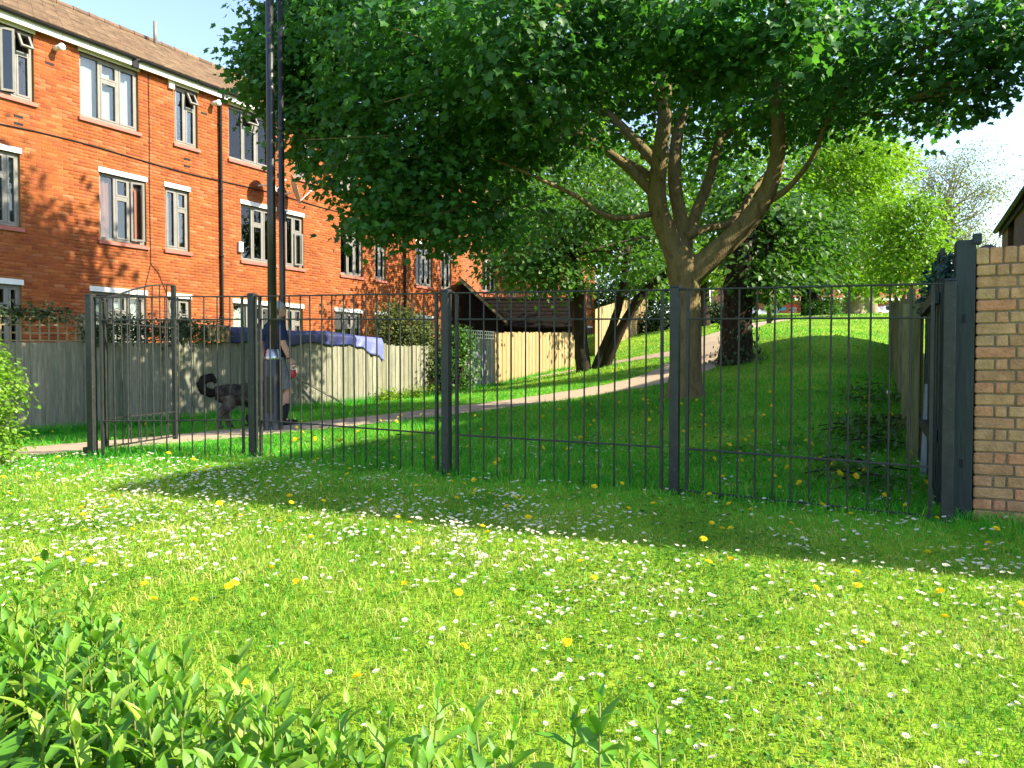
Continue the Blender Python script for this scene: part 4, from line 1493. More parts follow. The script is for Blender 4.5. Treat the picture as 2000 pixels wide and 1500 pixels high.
rg = np.random.default_rng(5)
twm = MB()
MB_BL = [
    wb(570, 115, 12.3, (.8, .9, .8), 80), wb(610, 215, 12.3, (.8, .9, .65), 60), wb(500, 130, 12.3, (.35, .5, .5), 24), wb(540, 40, 12.3, (.5, .6, .3), 24), wb(650, 130, 12.3, (1.3, 1.1, 1.05), 150), wb(650, 250, 12.4, (.9, .9, .75), 75),
    wb(660, 40, 12.3, (1.1, 1.0, .75), 90), wb(770, 60, 10.8, (1.3, 1.6, .9), 150), wb(790, 240, 11.0, (1.2, 1.4, 1.0), 140), wb(760, 360, 11.0, (.85, 1.1, .55), 80),
    wb(730, 425, 11.0, (.45, .6, .28), 24), wb(900, 330, 11.2, (1.1, 1.3, .8), 110), wb(880, 430, 11.2, (1.0, 1.1, .38), 70), wb(930, 120, 10.0, (1.2, 1.4, .9), 130), wb(1010, 40, 8.8, (.9, 1.1, .55), 75), wb(1030, 140, 8.8, (.6, .7, .45), 36),
    wb(1060, 230, 10.4, (.9, 1.0, .5), 50), wb(1180, 40, 9.5, (1.1, 1.3, .7), 95), wb(1330, 20, 9.0, (1.0, 1.1, .5), 70), wb(1380, 110, 9.4, (.5, .6, .45), 30), wb(1500, 30, 9.0, (.8, 1.0, .5), 60), wb(1530, 70, 8.6, (.35, .4, .35), 16),
    wb(1440, 170, 12.9, (1.3, 1.4, .9), 120), wb(1400, 270, 14.2, (1.1, 1.2, .5), 34), wb(1610, 90, 10.4, (1.1, 1.3, .8), 70), wb(1610, 190, 12.0, (.8, 1.2, .5), 56), wb(1700, 130, 11.2, (1.0, 1.2, .55), 46),
    wb(1760, 60, 10.2, (1.0, 1.2, .7), 58), wb(1790, 210, 10.8, (.6, .8, .35), 30), wb(1880, 110, 9.8, (.6, .8, .45), 38), wb(1960, 40, 9.2, (.6, .7, .5), 36), wb(1920, 170, 9.6, (.3, .4, .2), 10),
    wb(1180, 190, 13.6, (1.3, 1.2, .9), 90), wb(1000, 420, 13.6, (.8, .9, .4), 24), wb(940, 250, 13.2, (1.0, 1.2, .9), 80), wb(1250, 110, 12.6, (1.0, 1.2, .8), 80), wb(1570, 240, 13.4, (.6, .8, .35), 22),
    wb(1540, 150, 13.4, (1.0, 1.1, .8), 80), wb(1320, 60, 13.6, (1.2, 1.2, .9), 80), 
]
lv1 = foliage([(c_, r_, int(n_ * 1.0)) for c_, r_, n_ in MB_BL], 22, .092, 'maple', rg, .195, .5, .6)
# the upper crown, above the frame: it shades the ground, the path and the terrace
UP = []
for k in range(16):
    th = rg.random() * 2 * math.pi
    rr_ = math.sqrt(rg.random())
    h = rg.random()
    ry_ = 3.3 * (1 - .55 * h ** 1.5)
    rx_ = 3.6 * (1 - .60 * h ** 1.5)
    UP.append(((rr_ * rx_ * math.cos(th) - 2.0, rr_ * ry_ * math.sin(th) - .3 + .6 * (1 - h), 6.6 + 6.6 * h), (1.25, 1.1, .9), 30))
for c_, r_, n_ in (((-.7, .3, 11.2), (2.0, .9, 1.7), 230), ((-.7, .9, 9.2), (2.2, 1.1, 1.6), 200), ((-.7, -.8, 10.5), (2.0, 1.0, 2.3), 220), ((-.9, 2.0, 8.3), (2.0, .8, 1.2), 130)):
    UP.append((c_, r_, n_))
lv2 = foliage(UP, 12, .26, 'quad', rg, .45, .5, .5)
npmesh('crown', *merge([lv1, lv2]), M['maple'], maple, kind='stuff')
for c_, r_, n_ in MB_BL:
    c_ = Vector(c_)
    inn = c_ + (Vector((0, 0, 4.0)) - c_) * .22
    for q in range(7):
        e = c_ + Vector((rnd.uniform(-1, 1) * r_[0], rnd.uniform(-1, 1) * r_[1], rnd.uniform(-.9, .8) * r_[2]))
        md = inn.lerp(e, .5) + Vector((rnd.uniform(-.15, .15), rnd.uniform(-.15, .15), rnd.uniform(-.05, .15)))
        twm.tube([inn, md, e], [.014, .009, .004], 5)
twm.build('twigs', M['bark'], maple, smooth=True, kind='stuff')


# ================================================================== OTHER TREES
def tree(name, label, base, z_, blobs, trunk_spec, leafmat, barkmat, size, per=14, shape='oval', spread=.35, seed=1, group=None, limbs=True, droop=.5, shell=.5, flat=.6, lf=1.0):
    b = W(base[0], base[1], z_)
    bz = g1(b.x, b.y)
    rt = Vector((b.x, b.y, bz))
    t = thing(name, label, 'tree', rt, 0, group)
    rg_ = np.random.default_rng(seed)
    for k, (ps, rs) in enumerate(trunk_spec):
        m_ = MB()
        pts_ = [W(*p) - rt for p in ps]
        if k == 0 or abs(pts_[0].z) < .5:
            pts_[0].z = -.15
        limb(m_, pts_, rs, 9, seed * 10 + k, .2)
        m_.build('trunk' if k == 0 else 'branch', barkmat, t, smooth=True)
    bl = [(tuple(W(px, py, zz) - rt), r, n) for (px, py, zz, r, n) in blobs]
    if limbs:
        m_ = MB()
        top = W(*trunk_spec[0][0][-1]) - rt
        for i, (c, r, n) in enumerate(bl):
            c = Vector(c)
            mid = (top + c) / 2 + Vector((rnd.uniform(-.3, .3), rnd.uniform(-.3, .3), .1))
            limb(m_, [top - Vector((0, 0, .3)), mid, c], [trunk_spec[0][1][-1] * .8 * lf, trunk_spec[0][1][-1] * .4 * lf, .015], 6, i)
            for q in range(3):
                e = c + Vector((rnd.uniform(-1, 1) * r[0], rnd.uniform(-1, 1) * r[1], rnd.uniform(-.5, 1) * r[2]))
                m_.tube([mid, (mid + e) / 2 + Vector((0, 0, .1)), e], [.04 * lf, .03 * lf, .008], 5)
        m_.build('branch', barkmat, t, smooth=True)
    V_, F_ = foliage(bl, per, size, shape, rg_, spread, flat, droop, shell)
    npmesh('crown', V_, F_, leafmat, t, kind='stuff')
    return t


tree('leaning_tree', 'dark multi-stemmed tree leaning right beside the tan fence', (1150, 716), 22,
     [(1010, 500, 22, (1.2, 1.2, .9), 90), (1080, 430, 25, (1.7, 1.6, 1.1), 200), (1180, 470, 26.5, (1.8, 1.8, 1.0), 200), (1250, 420, 27, (1.9, 1.9, 1.1), 190), (1130, 420, 21.5, (1.1, 1.0, .6), 90), (1060, 500, 21.5, (1.0, .9, .5), 80), (1210, 400, 21.5, (1.0, 1.0, .5), 70), (1000, 400, 23, (1.3, 1.4, .9), 90), (1260, 520, 21, (.8, .8, .45), 45), (1090, 540, 21.5, (.9, .8, .4), 45), (1150, 340, 27, (2.4, 2.0, 1.3), 150), (990, 330, 25, (1.6, 1.5, 1.0), 90), (1290, 470, 26.5, (1.4, 1.6, 1.0), 90)],
     [([(1140, 718, 22), (1133, 640, 22), (1130, 560, 22), (1120, 480, 22)], [.24, .19, .17, .12]), ([(1160, 716, 22), (1195, 640, 21.8), (1215, 570, 21.6), (1225, 480, 21.5)], [.16, .12, .11, .08]),
      ([(1175, 714, 22), (1215, 640, 21.7), (1255, 575, 21.4), (1300, 535, 21), (1345, 500, 20.6)], [.17, .14, .12, .10, .06])], M['midleaf'], M['barkdark'], .15, 12, 'broad', .3, 21, limbs=True, lf=.4)
tree('ivy_clad_tree', 'tree with rough ivy-clad trunk standing just right of the maple', (1440, 705), 17,
     [(1480, 500, 17, (.7, .8, .6), 60), (1530, 440, 17.5, (.8, .9, .6), 70), (1440, 420, 18, (1.0, 1.0, .6), 70), (1450, 360, 18, (.9, 1.0, .6), 45), (1500, 550, 17, (.35, .5, .4), 26), (1560, 500, 18, (.5, .6, .5), 34)],
     [([(1438, 708, 17), (1440, 640, 17), (1442, 560, 17), (1450, 480, 17), (1458, 420, 17.2), (1462, 380, 17.3)], [.42, .33, .31, .27, .18, .05])], M['midleaf'], M['barkdark'], .15, 12, 'broad', .28, 22)
# ivy on that trunk
b = W(1440, 705, 17)
ivy_root = Vector((b.x, b.y, g1(b.x, b.y)))
n = 650
hh = rg.random(n) ** 2.2 * 3.0
th = rg.random(n) * 2 * math.pi
rad = .34 + .10 * rg.random(n) + np.where(hh < .5, .38 * (1 - hh / .5) * rg.random(n), 0)
pos = np.c_[rad * np.cos(th) + .03 * hh, rad * np.sin(th), hh]
dr = np.c_[np.cos(th) * .4 + rg.normal(size=n) * .3, np.sin(th) * .4 + rg.normal(size=n) * .3, -np.ones(n)]
nr = np.c_[np.cos(th), np.sin(th), .4 + 0 * th] + rg.normal(size=(n, 3)) * .3
V_, F_ = leaves(pos, dr, nr, .075 * (.6 + .7 * rg.random(n)), 'broad')
iv = npmesh('ivy', V_ + np.array(ivy_root), F_, M['ivy'], None)
tag(iv, 'ivy clinging to the rough trunk right of the maple and spilling at its foot', 'ivy', kind='stuff')

GRP = 'bright trees up the slope'
tree('lime_tree', 'bright green tree with a leafy mound at its foot beyond the far path', (1585, 600), 42,
     [(1560, 500, 42, (2.2, 2.2, 1.6), 130), (1620, 450, 42, (2.2, 2.2, 1.8), 140), (1540, 420, 42, (2.0, 2.0, 1.8), 120), (1510, 520, 41, (1.2, 1.4, 1.2), 60), (1590, 540, 41, (1.8, 1.8, .7), 70)],
     [([(1585, 602, 42), (1585, 570, 42), (1588, 520, 42), (1580, 470, 42)], [.6, .5, .42, .3])], M['midleaf'], M['barkdark'], .22, 14, 'broad', .5, 31, GRP)
tree('lime_tree', 'tall lime-green tree with pale forked trunk in front of the far houses', (1668, 604), 45,
     [(1670, 480, 45, (2.6, 2.4, 2.0), 170), (1640, 380, 45, (2.6, 2.4, 2.2), 190), (1690, 310, 45, (2.2, 2.2, 1.6), 130), (1600, 320, 45, (2.2, 2.2, 1.8), 120), (1730, 420, 45, (1.6, 1.8, 1.8), 90), (1690, 550, 44, (1.6, 1.6, .6), 60), (1640, 250, 45, (2, 2, 1.6), 90)],
     [([(1665, 606, 45), (1668, 575, 45), (1675, 540, 45), (1672, 480, 45)], [.75, .55, .42, .3])], M['limeleaf'], M['barkpale'], .22, 14, 'broad', .5, 32, GRP)
tree('lime_tree', 'rounded yellow-green tree above the mossy fence on the right', (1800, 600), 34,
     [(1790, 470, 34, (1.4, 1.4, 1.2), 110), (1790, 410, 34, (1.1, 1.2, .8), 80), (1740, 500, 34, (1.0, 1.1, .9), 70), (1740, 420, 34, (1.2, 1.2, 1.0), 80), (1750, 545, 34, (.9, .9, .4), 40), (1815, 530, 33.5, (.5, .6, .5), 25)],
     [([(1806, 606, 34), (1808, 560, 34), (1808, 520, 34), (1795, 470, 34)], [.22, .17, .14, .10])], M['limeleaf'], M['barkpale'], .17, 14, 'broad', .36, 33, GRP)
tree('lime_tree', 'vivid green tree half hidden behind the right side of the maple crown', (1700, 605), 52,
     [(1620, 400, 52, (3, 3, 2.5), 150), (1690, 360, 52, (3, 3, 2.6), 170), (1640, 290, 52, (3, 3, 2), 130), (1740, 300, 52, (1.8, 1.8, 1.2), 70), (1560, 330, 52, (3, 3, 2.5), 130), (1500, 420, 52, (2.6, 2.6, 2.2), 110)],
     [([(1700, 608, 52), (1700, 570, 52), (1695, 500, 52), (1680, 430, 52)], [.5, .42, .36, .25])], M['yellowleaf'], M['barkpale'], .26, 14, 'broad', .55, 34, GRP)
# thin pale tree just coming into leaf
tpale = tree('young_leafed_tree', 'thin pale tree with bare twigs showing against the sky at right', (1850, 600), 58,
             [(1850, 400, 58, (3.6, 3.2, 3.6), 210), (1880, 330, 58, (3.0, 3.0, 2.2), 120), (1790, 340, 58, (2.2, 2.2, 1.8), 70), (1930, 360, 58, (1.7, 1.8, 1.5), 60), (1870, 470, 57, (3.2, 3, 1.5), 230), (1800, 490, 57, (2, 2, 1.2), 110)],
             [([(1850, 610, 58), (1850, 540, 58), (1845, 470, 58), (1842, 420, 58)], [.35, .3, .24, .18])], M['paleleaf'], M['barkpale'], .19, 17, 'oval', .6, 35, shell=.3)
m_ = MB()
rt = Vector(tpale.location)
for k in range(34):
    a = W(1842 + rnd.uniform(-8, 8), rnd.uniform(420, 500), 58) - rt
    e = W(rnd.uniform(1760, 1965), rnd.uniform(275, 430), 58 + rnd.uniform(-2, 2)) - rt
    md = (a + e) / 2 + Vector((rnd.uniform(-.6, .6), rnd.uniform(-.6, .6), rnd.uniform(-.5, .1)))
    m_.tube([a, md, e], [.045, .028, .008], 5)
    for q in range(3):
        e2 = md + (e - md) * rnd.random() + Vector((rnd.uniform(-.9, .9), rnd.uniform(-.9, .9), rnd.uniform(.2, 1)))
        m_.tube([md, e2], [.025, .008], 4)
m_.build('branch', M['barkpale'], tpale, smooth=True)

tree('background_tree', 'light green tree beyond the terrace seen through gaps in the maple', (1120, 640), 44,
     [(1000, 400, 44, (3, 3, 2.5), 130), (1120, 380, 44, (3.2, 3, 2.6), 150), (1060, 300, 44, (3, 3, 2.4), 130), (1200, 320, 44, (3, 3, 2.4), 130), (1180, 440, 44, (2.5, 2.5, 1.6), 90), (980, 300, 44, (2.6, 2.6, 2), 90), (1100, 230, 44, (3, 3, 2), 100)],
     [([(1120, 660, 44), (1120, 560, 44), (1110, 480, 44), (1110, 400, 44)], [.4, .34, .28, .2])], M['limeleaf'], M['barkdark'], .26, 13, 'broad', .55, 36)
tree('background_tree', 'green tree between the ivy-clad trunk and the dark hedge', (1350, 630), 38,
     [(1300, 440, 38, (2.4, 2.4, 1.8), 120), (1390, 400, 38, (2.6, 2.4, 2.0), 130), (1350, 300, 38, (3, 2.8, 2.2), 140), (1460, 330, 38, (2.4, 2.4, 2), 110), (1240, 340, 38, (2.4, 2.4, 1.8), 100), (1390, 520, 37.5, (1.2, 1.2, .7), 50), (1270, 540, 37.5, (.9, .9, .6), 35)],
     [([(1375, 636, 38), (1375, 560, 38), (1370, 480, 38), (1360, 420, 38)], [.3, .26, .22, .16])], M['limeleaf'], M['barkdark'], .22, 13, 'broad', .5, 37)


# ================================================================== SHRUBS, HEDGES, CLIMBERS
def leafy(name, label, cat, blobs, size, per, mat, shape='broad', spread=.12, seed=1, stems=True, shell=.6, droop=.3):
    t = thing(name, label, cat, (blobs[0][0][0], blobs[0][0][1], g1(blobs[0][0][0], blobs[0][0][1])))
    rt = Vector(t.location)
    rg_ = np.random.default_rng(seed)
    bl = [(tuple(Vector(c) - rt), r, n) for c, r, n in blobs]
    V_, F_ = foliage(bl, per, size, shape, rg_, spread, .8, droop, shell)
    npmesh('foliage', V_, F_, mat, t, kind='stuff')
    m_ = MB()
    for c, r, n in bl:
        if not stems:
            m_.tube([(c[0] - r[0], c[1], c[2]), (c[0], c[1] + .02, c[2] + .03), (c[0] + r[0], c[1], c[2])], [.006, .007, .005], 5)
            continue
        for q in range(4):
            e = Vector(c) + Vector((rnd.uniform(-.7, .7) * r[0], rnd.uniform(-.7, .7) * r[1], rnd.uniform(0, .8) * r[2]))
            m_.tube([(c[0] * .8, c[1] * .8, -.05), (Vector(c) * .5 + e * .5) - Vector((0, 0, r[2] * .4)), e], [.018, .012, .005], 5)
    m_.build('stem', M['barkdark'], t, kind='stuff')
    return t


hx, hy = -4.75, 6.55
leafy('privet_hedge', 'bright green clipped hedge at the left edge beside the path', 'hedge',
      [((-4.85, 6.7, .35), (.48, .5, .40), 300), ((-4.85, 6.75, .85), (.50, .5, .38), 330), ((-5.4, 6.7, .6), (.6, .5, .6), 260), ((-4.72, 6.6, 1.12), (.28, .34, .2), 100)],
      .042, 10, M['privet'], 'broad', .06, 41)
c = FP(815) + Vector((-.4, .9, 0))
leafy('garden_shrub', 'fuzzy olive-green shrub showing above the grey board fence', 'shrub',
      [((c.x, c.y, 1.75), (.9, .7, .75), 420), ((c.x + .2, c.y, 1.2), (1.0, .7, .7), 240), ((c.x - .3, c.y + .3, 2.3), (.5, .4, .4), 130)], .09, 9, M['broom'], 'quad', .16, 42, shell=.4, droop=.1)
# climbing plant between fence sections
c0_, c1_ = FP(842), FP(905)
cl_blobs = []
for k in range(11):
    t = rnd.random()
    p = c0_.lerp(c1_, t) + nrm * rnd.uniform(.0, .25)
    cl_blobs.append(((p.x, p.y, rnd.uniform(.3, 1.8)), (.28, .25, .3), 34))
leafy('climbing_plant', 'pale leafy climber filling the gap between grey fence and blue gate', 'climber', cl_blobs, .085, 8, M['midleaf'], 'broad', .12, 43)
# ivy over the trellis
iv_b = []
for px in np.linspace(170, 425, 17):
    p = FP(px)
    iv_b.append(((p.x + .02, p.y, 1.52 + .024 * (p - o1).length + rnd.uniform(-.05, .12)), (.20, .12, .15), 18))
for px in np.linspace(-40, 125, 9):
    p = FP(px)
    iv_b.append(((p.x - .03, p.y + .05, 1.77 + .024 * (p - o1).length), (.2, .10, .04), 9))
leafy('ivy', 'dark ivy sprawling over the trellis above the left fence', 'ivy', iv_b, .055, 9, M['ivy'], 'broad', .08, 44, stems=False)
iv_b = []
for s in np.linspace(0, 1.7, 9):
    p = BF0 + bdir * s
    iv_b.append(((p.x + .03, p.y, 1.74 - .10 * s), (.05, .13, .08), 12))
leafy('ivy', 'blue-green ivy on top of the dark fence behind the green post', 'ivy', iv_b, .034, 14, M['blueivy'], 'broad', .05, 45, stems=False)
# hedge far
hb = []
for px in np.linspace(1262, 1412, 9):
    p = W(px, 607, 40)
    hb.append(((p.x, p.y, g1(p.x, p.y) + .55), (.7, .7, .6), 90))
leafy('dark_hedge', 'low dark green hedge across the lawn behind the maple trunk', 'hedge', hb, .12, 8, M['ivy'], 'broad', .15, 46)
hb = []
for px in np.linspace(1120, 1300, 8):
    p = W(px, 560, 50)
    hb.append(((p.x, p.y, g1(p.x, p.y) + 2.2 + rnd.uniform(-.4, .4)), (1.3, 1.2, 2.0), 150))
leafy('tall_hedge', 'tall loose green hedge beyond the distant pale fence', 'hedge', hb, .2, 8, M['midleaf'], 'broad', .3, 56)
p = W(1598, 600, 41)
leafy('leafy_mound', 'low leafy shrub mound around the foot of the far bright tree', 'shrub',
      [((p.x, p.y - .4, g1(p.x, p.y) + .35), (1.0, .8, .55), 200), ((p.x + .5, p.y - .4, g1(p.x, p.y) + .6), (.5, .5, .5), 80)], .12, 8, M['midleaf'], 'broad', .14, 47)
# weeds at the foot of the right-hand fence
wd = []
for k in range(20):
    s = rnd.uniform(.3, 7)
    p = BF0 + bdir * s + Vector((-rnd.uniform(.1, .9), 0, 0))
    wd.append(((p.x, p.y, g1(p.x, p.y) + .10), (.20, .20, .07), 9))
leafy('weeds', 'dark leafy weeds along the foot of the right-hand fence', 'weeds', wd, .075, 8, M['midleaf'], 'oval', .09, 48, stems=False)['kind'] = 'stuff'
wd = []
for k in range(16):
    p = FP(rnd.uniform(700, 850)) + nrm * rnd.uniform(.15, .4)
    wd.append(((p.x, p.y, g1(p.x, p.y) + .12), (.2, .15, .16), 12))
leafy('weeds', 'yellow-green weeds at the foot of the grey fence', 'weeds', wd, .08, 6, M['yellowleaf'], 'oval', .09, 49, stems=False)['kind'] = 'stuff'

# ================================================================== THE WALKER, THE DOG AND THE LEAD
def remesh(o, vox, it=4):
    m_ = o.modifiers.new('remesh', 'REMESH'); m_.mode = 'VOXEL'; m_.voxel_size = vox; m_.use_smooth_shade = True
    s_ = o.modifiers.new('smooth', 'SMOOTH'); s_.factor = .5; s_.iterations = it


pp = W(536, 832, 10.9)
YAW = math.atan2(.62, .78)
person = thing('person', 'person in navy T-shirt, grey shorts and grey cap walking right with a red dog lead', 'person', (pp.x, pp.y, g1(pp.x, pp.y) + .02), YAW)
bd = MB()
# legs: right (camera side, y<0) forward, left trailing
RH, LH = (0, -.10, .92), (0, .10, .92)
RK, LK = (.16, -.10, .50), (-.02, .11, .49)
RA, LA = (.10, -.10, .09), (-.30, .11, .17)
for h, k, a in ((RH, RK, RA), (LH, LK, LA)):
    bd.tube([h, Vector(h).lerp(Vector(k), .5), k], [.095, .080, .058], 12)
    bd.ell(k, (.06, .058, .065))
    kv, av = Vector(k), Vector(a)
    bd.tube([kv, kv.lerp(av, .3) + Vector((-.02, 0, 0)), kv.lerp(av, .7), av], [.054, .058, .042, .036], 12)
bd.tube([(RA[0], RA[1], RA[2]), (RA[0] + .06, RA[1], .045), (RA[0] + .18, RA[1], .03)], [.045, .042, .028], 10)
bd.tube([(LA[0], LA[1], LA[2]), (LA[0] + .07, LA[1], .09), (LA[0] + .16, LA[1], .035)], [.045, .042, .028], 10)
# torso, neck, head
bd.ell((0, 0, .98), (.125, .17, .13)); bd.ell((.01, 0, 1.15), (.115, .155, .17)); bd.ell((.02, 0, 1.34), (.125, .18, .17))
bd.tube([(.02, -.17, 1.43), (.02, .17, 1.43)], .055, 10)
bd.tube([(.02, 0, 1.42), (.045, 0, 1.55)], [.062, .055], 12)
HC = Vector((.075, 0, 1.64))
bd.ell(HC, (.095, .075, .115), 16, 12)
bd.ell(HC + Vector((.045, 0, -.055)), (.05, .055, .05)); bd.ell(HC + Vector((.10, 0, -.015)), (.02, .014, .026))
for sg in (-1, 1):
    bd.ell(HC + Vector((-.005, sg * .076, -.01)), (.02, .010, .03))
bd.ell(HC + Vector((.09, 0, -.055)), (.012, .024, .008)); bd.ell(HC + Vector((.075, 0, .025)), (.022, .05, .012))


def arm(sh, el, wr, sgn):
    bd.tube([sh, Vector(sh).lerp(Vector(el), .5), el], [.056, .052, .042], 12)
    bd.ell(el, (.043, .043, .043))
    bd.tube([el, Vector(el).lerp(Vector(wr), .35), wr], [.042, .044, .029], 12)
    w_ = Vector(wr)
    dn_ = (w_ - Vector(el)).normalized()
    fw = Vector((1, 0, 0)); fw = (fw - dn_ * fw.dot(dn_)).normalized()
    sd_ = dn_.cross(fw)
    pc = w_ + dn_ * .05
    bd.tube([w_, w_ + dn_ * .03, w_ + dn_ * .085], [.028, .036, .036], 10)
    for k, ln in enumerate((.070, .080, .076, .060)):
        o_ = w_ + dn_ * .085 + fw * (.030 - .020 * k)
        in_ = sd_ * (-sgn)
        bd.tube([o_, o_ + dn_ * ln * .45, o_ + dn_ * ln * .62 + in_ * ln * .40, o_ + dn_ * ln * .30 + in_ * ln * .75], [.0095, .009, .0085, .007], 7)
    th_ = w_ + dn_ * .03 + fw * .03
    bd.tube([th_, th_ + dn_ * .03 + fw * .022, th_ + dn_ * .062 + fw * .018 - sd_ * sgn * .012], [.012, .011, .009], 7)
    return w_ + dn_ * .12


hand_r = arm((.02, -.20, 1.42), (.04, -.25, 1.16), (.125, -.27, .95), -1)
hand_l = arm((.02, .20, 1.42), (-.10, .24, 1.17), (-.02, .26, .95), 1)
body = bd.build('body', M['skin'], person, smooth=True)
remesh(body, .0085, 3)
sh = MB()
sh.ell((.005, 0, 1.00), (.145, .19, .10)); sh.ell((.015, 0, 1.14), (.138, .178, .20)); sh.ell((.02, 0, 1.33), (.145, .20, .165))
sh.tube([(.02, -.18, 1.435), (.02, .18, 1.435)], .066, 12)
for s_, e_ in (((.02, -.19, 1.43), (.05, -.235, 1.20)), ((.02, .19, 1.43), (-.06, .23, 1.20))):
    sh.tube([s_, Vector(s_).lerp(Vector(e_), .5), e_], [.072, .074, .072], 12)
sh.tube([(.02, 0, 1.46), (.03, 0, 1.50)], [.085, .07], 12)
remesh(sh.build('t_shirt', M['navy'], person, smooth=True), .012, 3)
so = MB()
so.ell((0, 0, .95), (.142, .185, .12))
for h, k in ((RH, RK), (LH, LK)):
    so.tube([h, Vector(h).lerp(Vector(k), .5), Vector(h).lerp(Vector(k), .93)], [.112, .105, .102], 14)
remesh(so.build('shorts', M['shorts'], person, smooth=True), .012, 3)
bl_ = MB(); bl_.tube([(0, 0, 1.0), (0, 0, 1.035)], [.001, .001], 6)
cpm = MB()
cpm.ell(HC + Vector((-.008, 0, .045)), (.105, .085, .085), 16, 10)
remesh(cpm.build('cap', M['cap'], person, smooth=True), .010, 2)
MB().ell(HC + Vector((.125, 0, .045)), (.075, .07, .010), 14, 6, Matrix.Rotation(.15, 3, 'Y')).build('cap_brim', M['black'], person, smooth=True)
hr = MB(); hr.ell(HC + Vector((-.035, 0, -.02)), (.07, .078, .075)); remesh(hr.build('hair', M['fur'], person, smooth=True), .010, 2)
ey = MB()
for sg in (-1, 1):
    ey.ell(HC + Vector((.083, sg * .032, .005)), (.010, .014, .007))
ey.build('eye', M['black'], person, smooth=True)
for (k, a, nm) in ((RK, RA, 'sock'), (LK, LA, 'sock')):
    av, kv = Vector(a), Vector(k)
    MB().tube([av.lerp(kv, .55 if k is RK else .2), av.lerp(kv, .1), av], [.058 if k is RK else .046, .046, .042], 12).build(nm, M['black'], person, smooth=True)
for a, lift in ((RA, 0), (LA, .045)):
    f = MB()
    f.ell((a[0] - .01, a[1], .075 + lift), (.07, .05, .06)); f.tube([(a[0] - .04, a[1], .05 + lift), (a[0] + .10, a[1], .045 + lift * .3), (a[0] + .19, a[1], .038)], [.048, .05, .036], 12)
    f.bb(a[0] - .07, a[0] + .20, a[1] - .045, a[1] + .045, .0 + lift * .1, .028)
    remesh(f.build('shoe', M['black'], person, smooth=True), .010, 2)
MB().tube([Vector((.117, -.268, .97)), Vector((.124, -.27, .952))], .036, 12).build('wrist_band', M['black'], person)

# red lead handle
pm4 = Matrix.Translation(person.location) @ Matrix.Rotation(YAW, 4, 'Z')
hw = pm4 @ hand_r
lead = thing('dog_lead', 'red retractable dog lead hanging from the walker\'s hand', 'dog lead', hw, YAW)
LS = .78
q = MB()
for k in range(12):
    t0, t1 = 2 * math.pi * k / 12, 2 * math.pi * (k + 1) / 12
    q.beam((math.cos(t0) * .036, 0, math.sin(t0) * .03 - .012), (math.cos(t1) * .036, 0, math.sin(t1) * .03 - .012), .022, .013)
q.build('grip', M['white'], lead, smooth=False)
MB().ell((.004, 0, -.10), (.042, .02, .068), 14, 10).build('casing', M['red'], lead, smooth=True, bevel=0)
dgp = W(474, 838, 10.7)
dog_yaw = math.atan2(.45, .89)
gd = g1(dgp.x, dgp.y) + .02
dog = thing('dog', 'large dark grey furry dog with curled tail walking beside the person', 'dog', (dgp.x, dgp.y, gd), dog_yaw)
dog.scale = (.9, .9, .9)
db = MB()
db.ell((.20, 0, .49), (.21, .14, .19), 16, 10)          # chest
db.ell((0, 0, .515), (.27, .13, .155), 16, 10)
db.ell((-.22, 0, .525), (.16, .13, .15), 14, 9)          # rump
db.tube([(.30, 0, .58), (.42, 0, .66), (.50, 0, .72)], [.12, .105, .09], 12)
db.ell((.53, 0, .745), (.10, .085, .085), 14, 9)
db.tube([(.57, 0, .73), (.66, 0, .705), (.71, 0, .70)], [.055, .042, .030], 10)
for sg in (-1, 1):
    db.tube([(.49, sg * .05, .80), (.485, sg * .06, .85), (.48, sg * .062, .885)], [.032, .022, .006], 8)
    fx = .24 + (.07 if sg < 0 else -.04)
    db.tube([(.23, sg * .07, .46), (.22, sg * .075, .34), ((.22 + fx) / 2, sg * .075, .22), (fx, sg * .075, .06)], [.085, .065, .046, .038], 10)
    db.ell((fx + .025, sg * .075, .03), (.052, .034, .03))
    bx_ = -.30 + (-.06 if sg < 0 else .10)
    db.tube([(-.22, sg * .07, .50), (-.19, sg * .085, .37), (-.30 + (bx_ + .30) * .6, sg * .085, .24), (bx_ - .0, sg * .085, .06)], [.125, .10, .052, .040], 10)
    db.ell((bx_ + .03, sg * .085, .03), (.055, .034, .03))
tl = [(-.33, 0, .57), (-.40, 0, .58), (-.47, 0, .60), (-.53, .0, .66), (-.54, 0, .73), (-.48, .0, .775), (-.41, 0, .76), (-.385, 0, .71)]
dbody = None
dob = db.build('body', M['fur'], dog, smooth=True)
remesh(dob, .013, 3)
tlm = MB(); tlm.tube([(-.28, 0, .59), (-.36, 0, .565), (-.45, 0, .545), (-.545, 0, .58), (-.59, 0, .665), (-.555, 0, .75), (-.47, 0, .78), (-.40, 0, .745), (-.39, 0, .69)], [.045, .045, .052, .060, .064, .062, .055, .042, .02], 12)
M['furdark'] = pm('black_dog_fur', [(.012, .011, .010), (.03, .026, .024)], .95, 9, .3, .9, 70, .1)
remesh(tlm.build('tail', M['furdark'], dog, smooth=True), .012, 3)
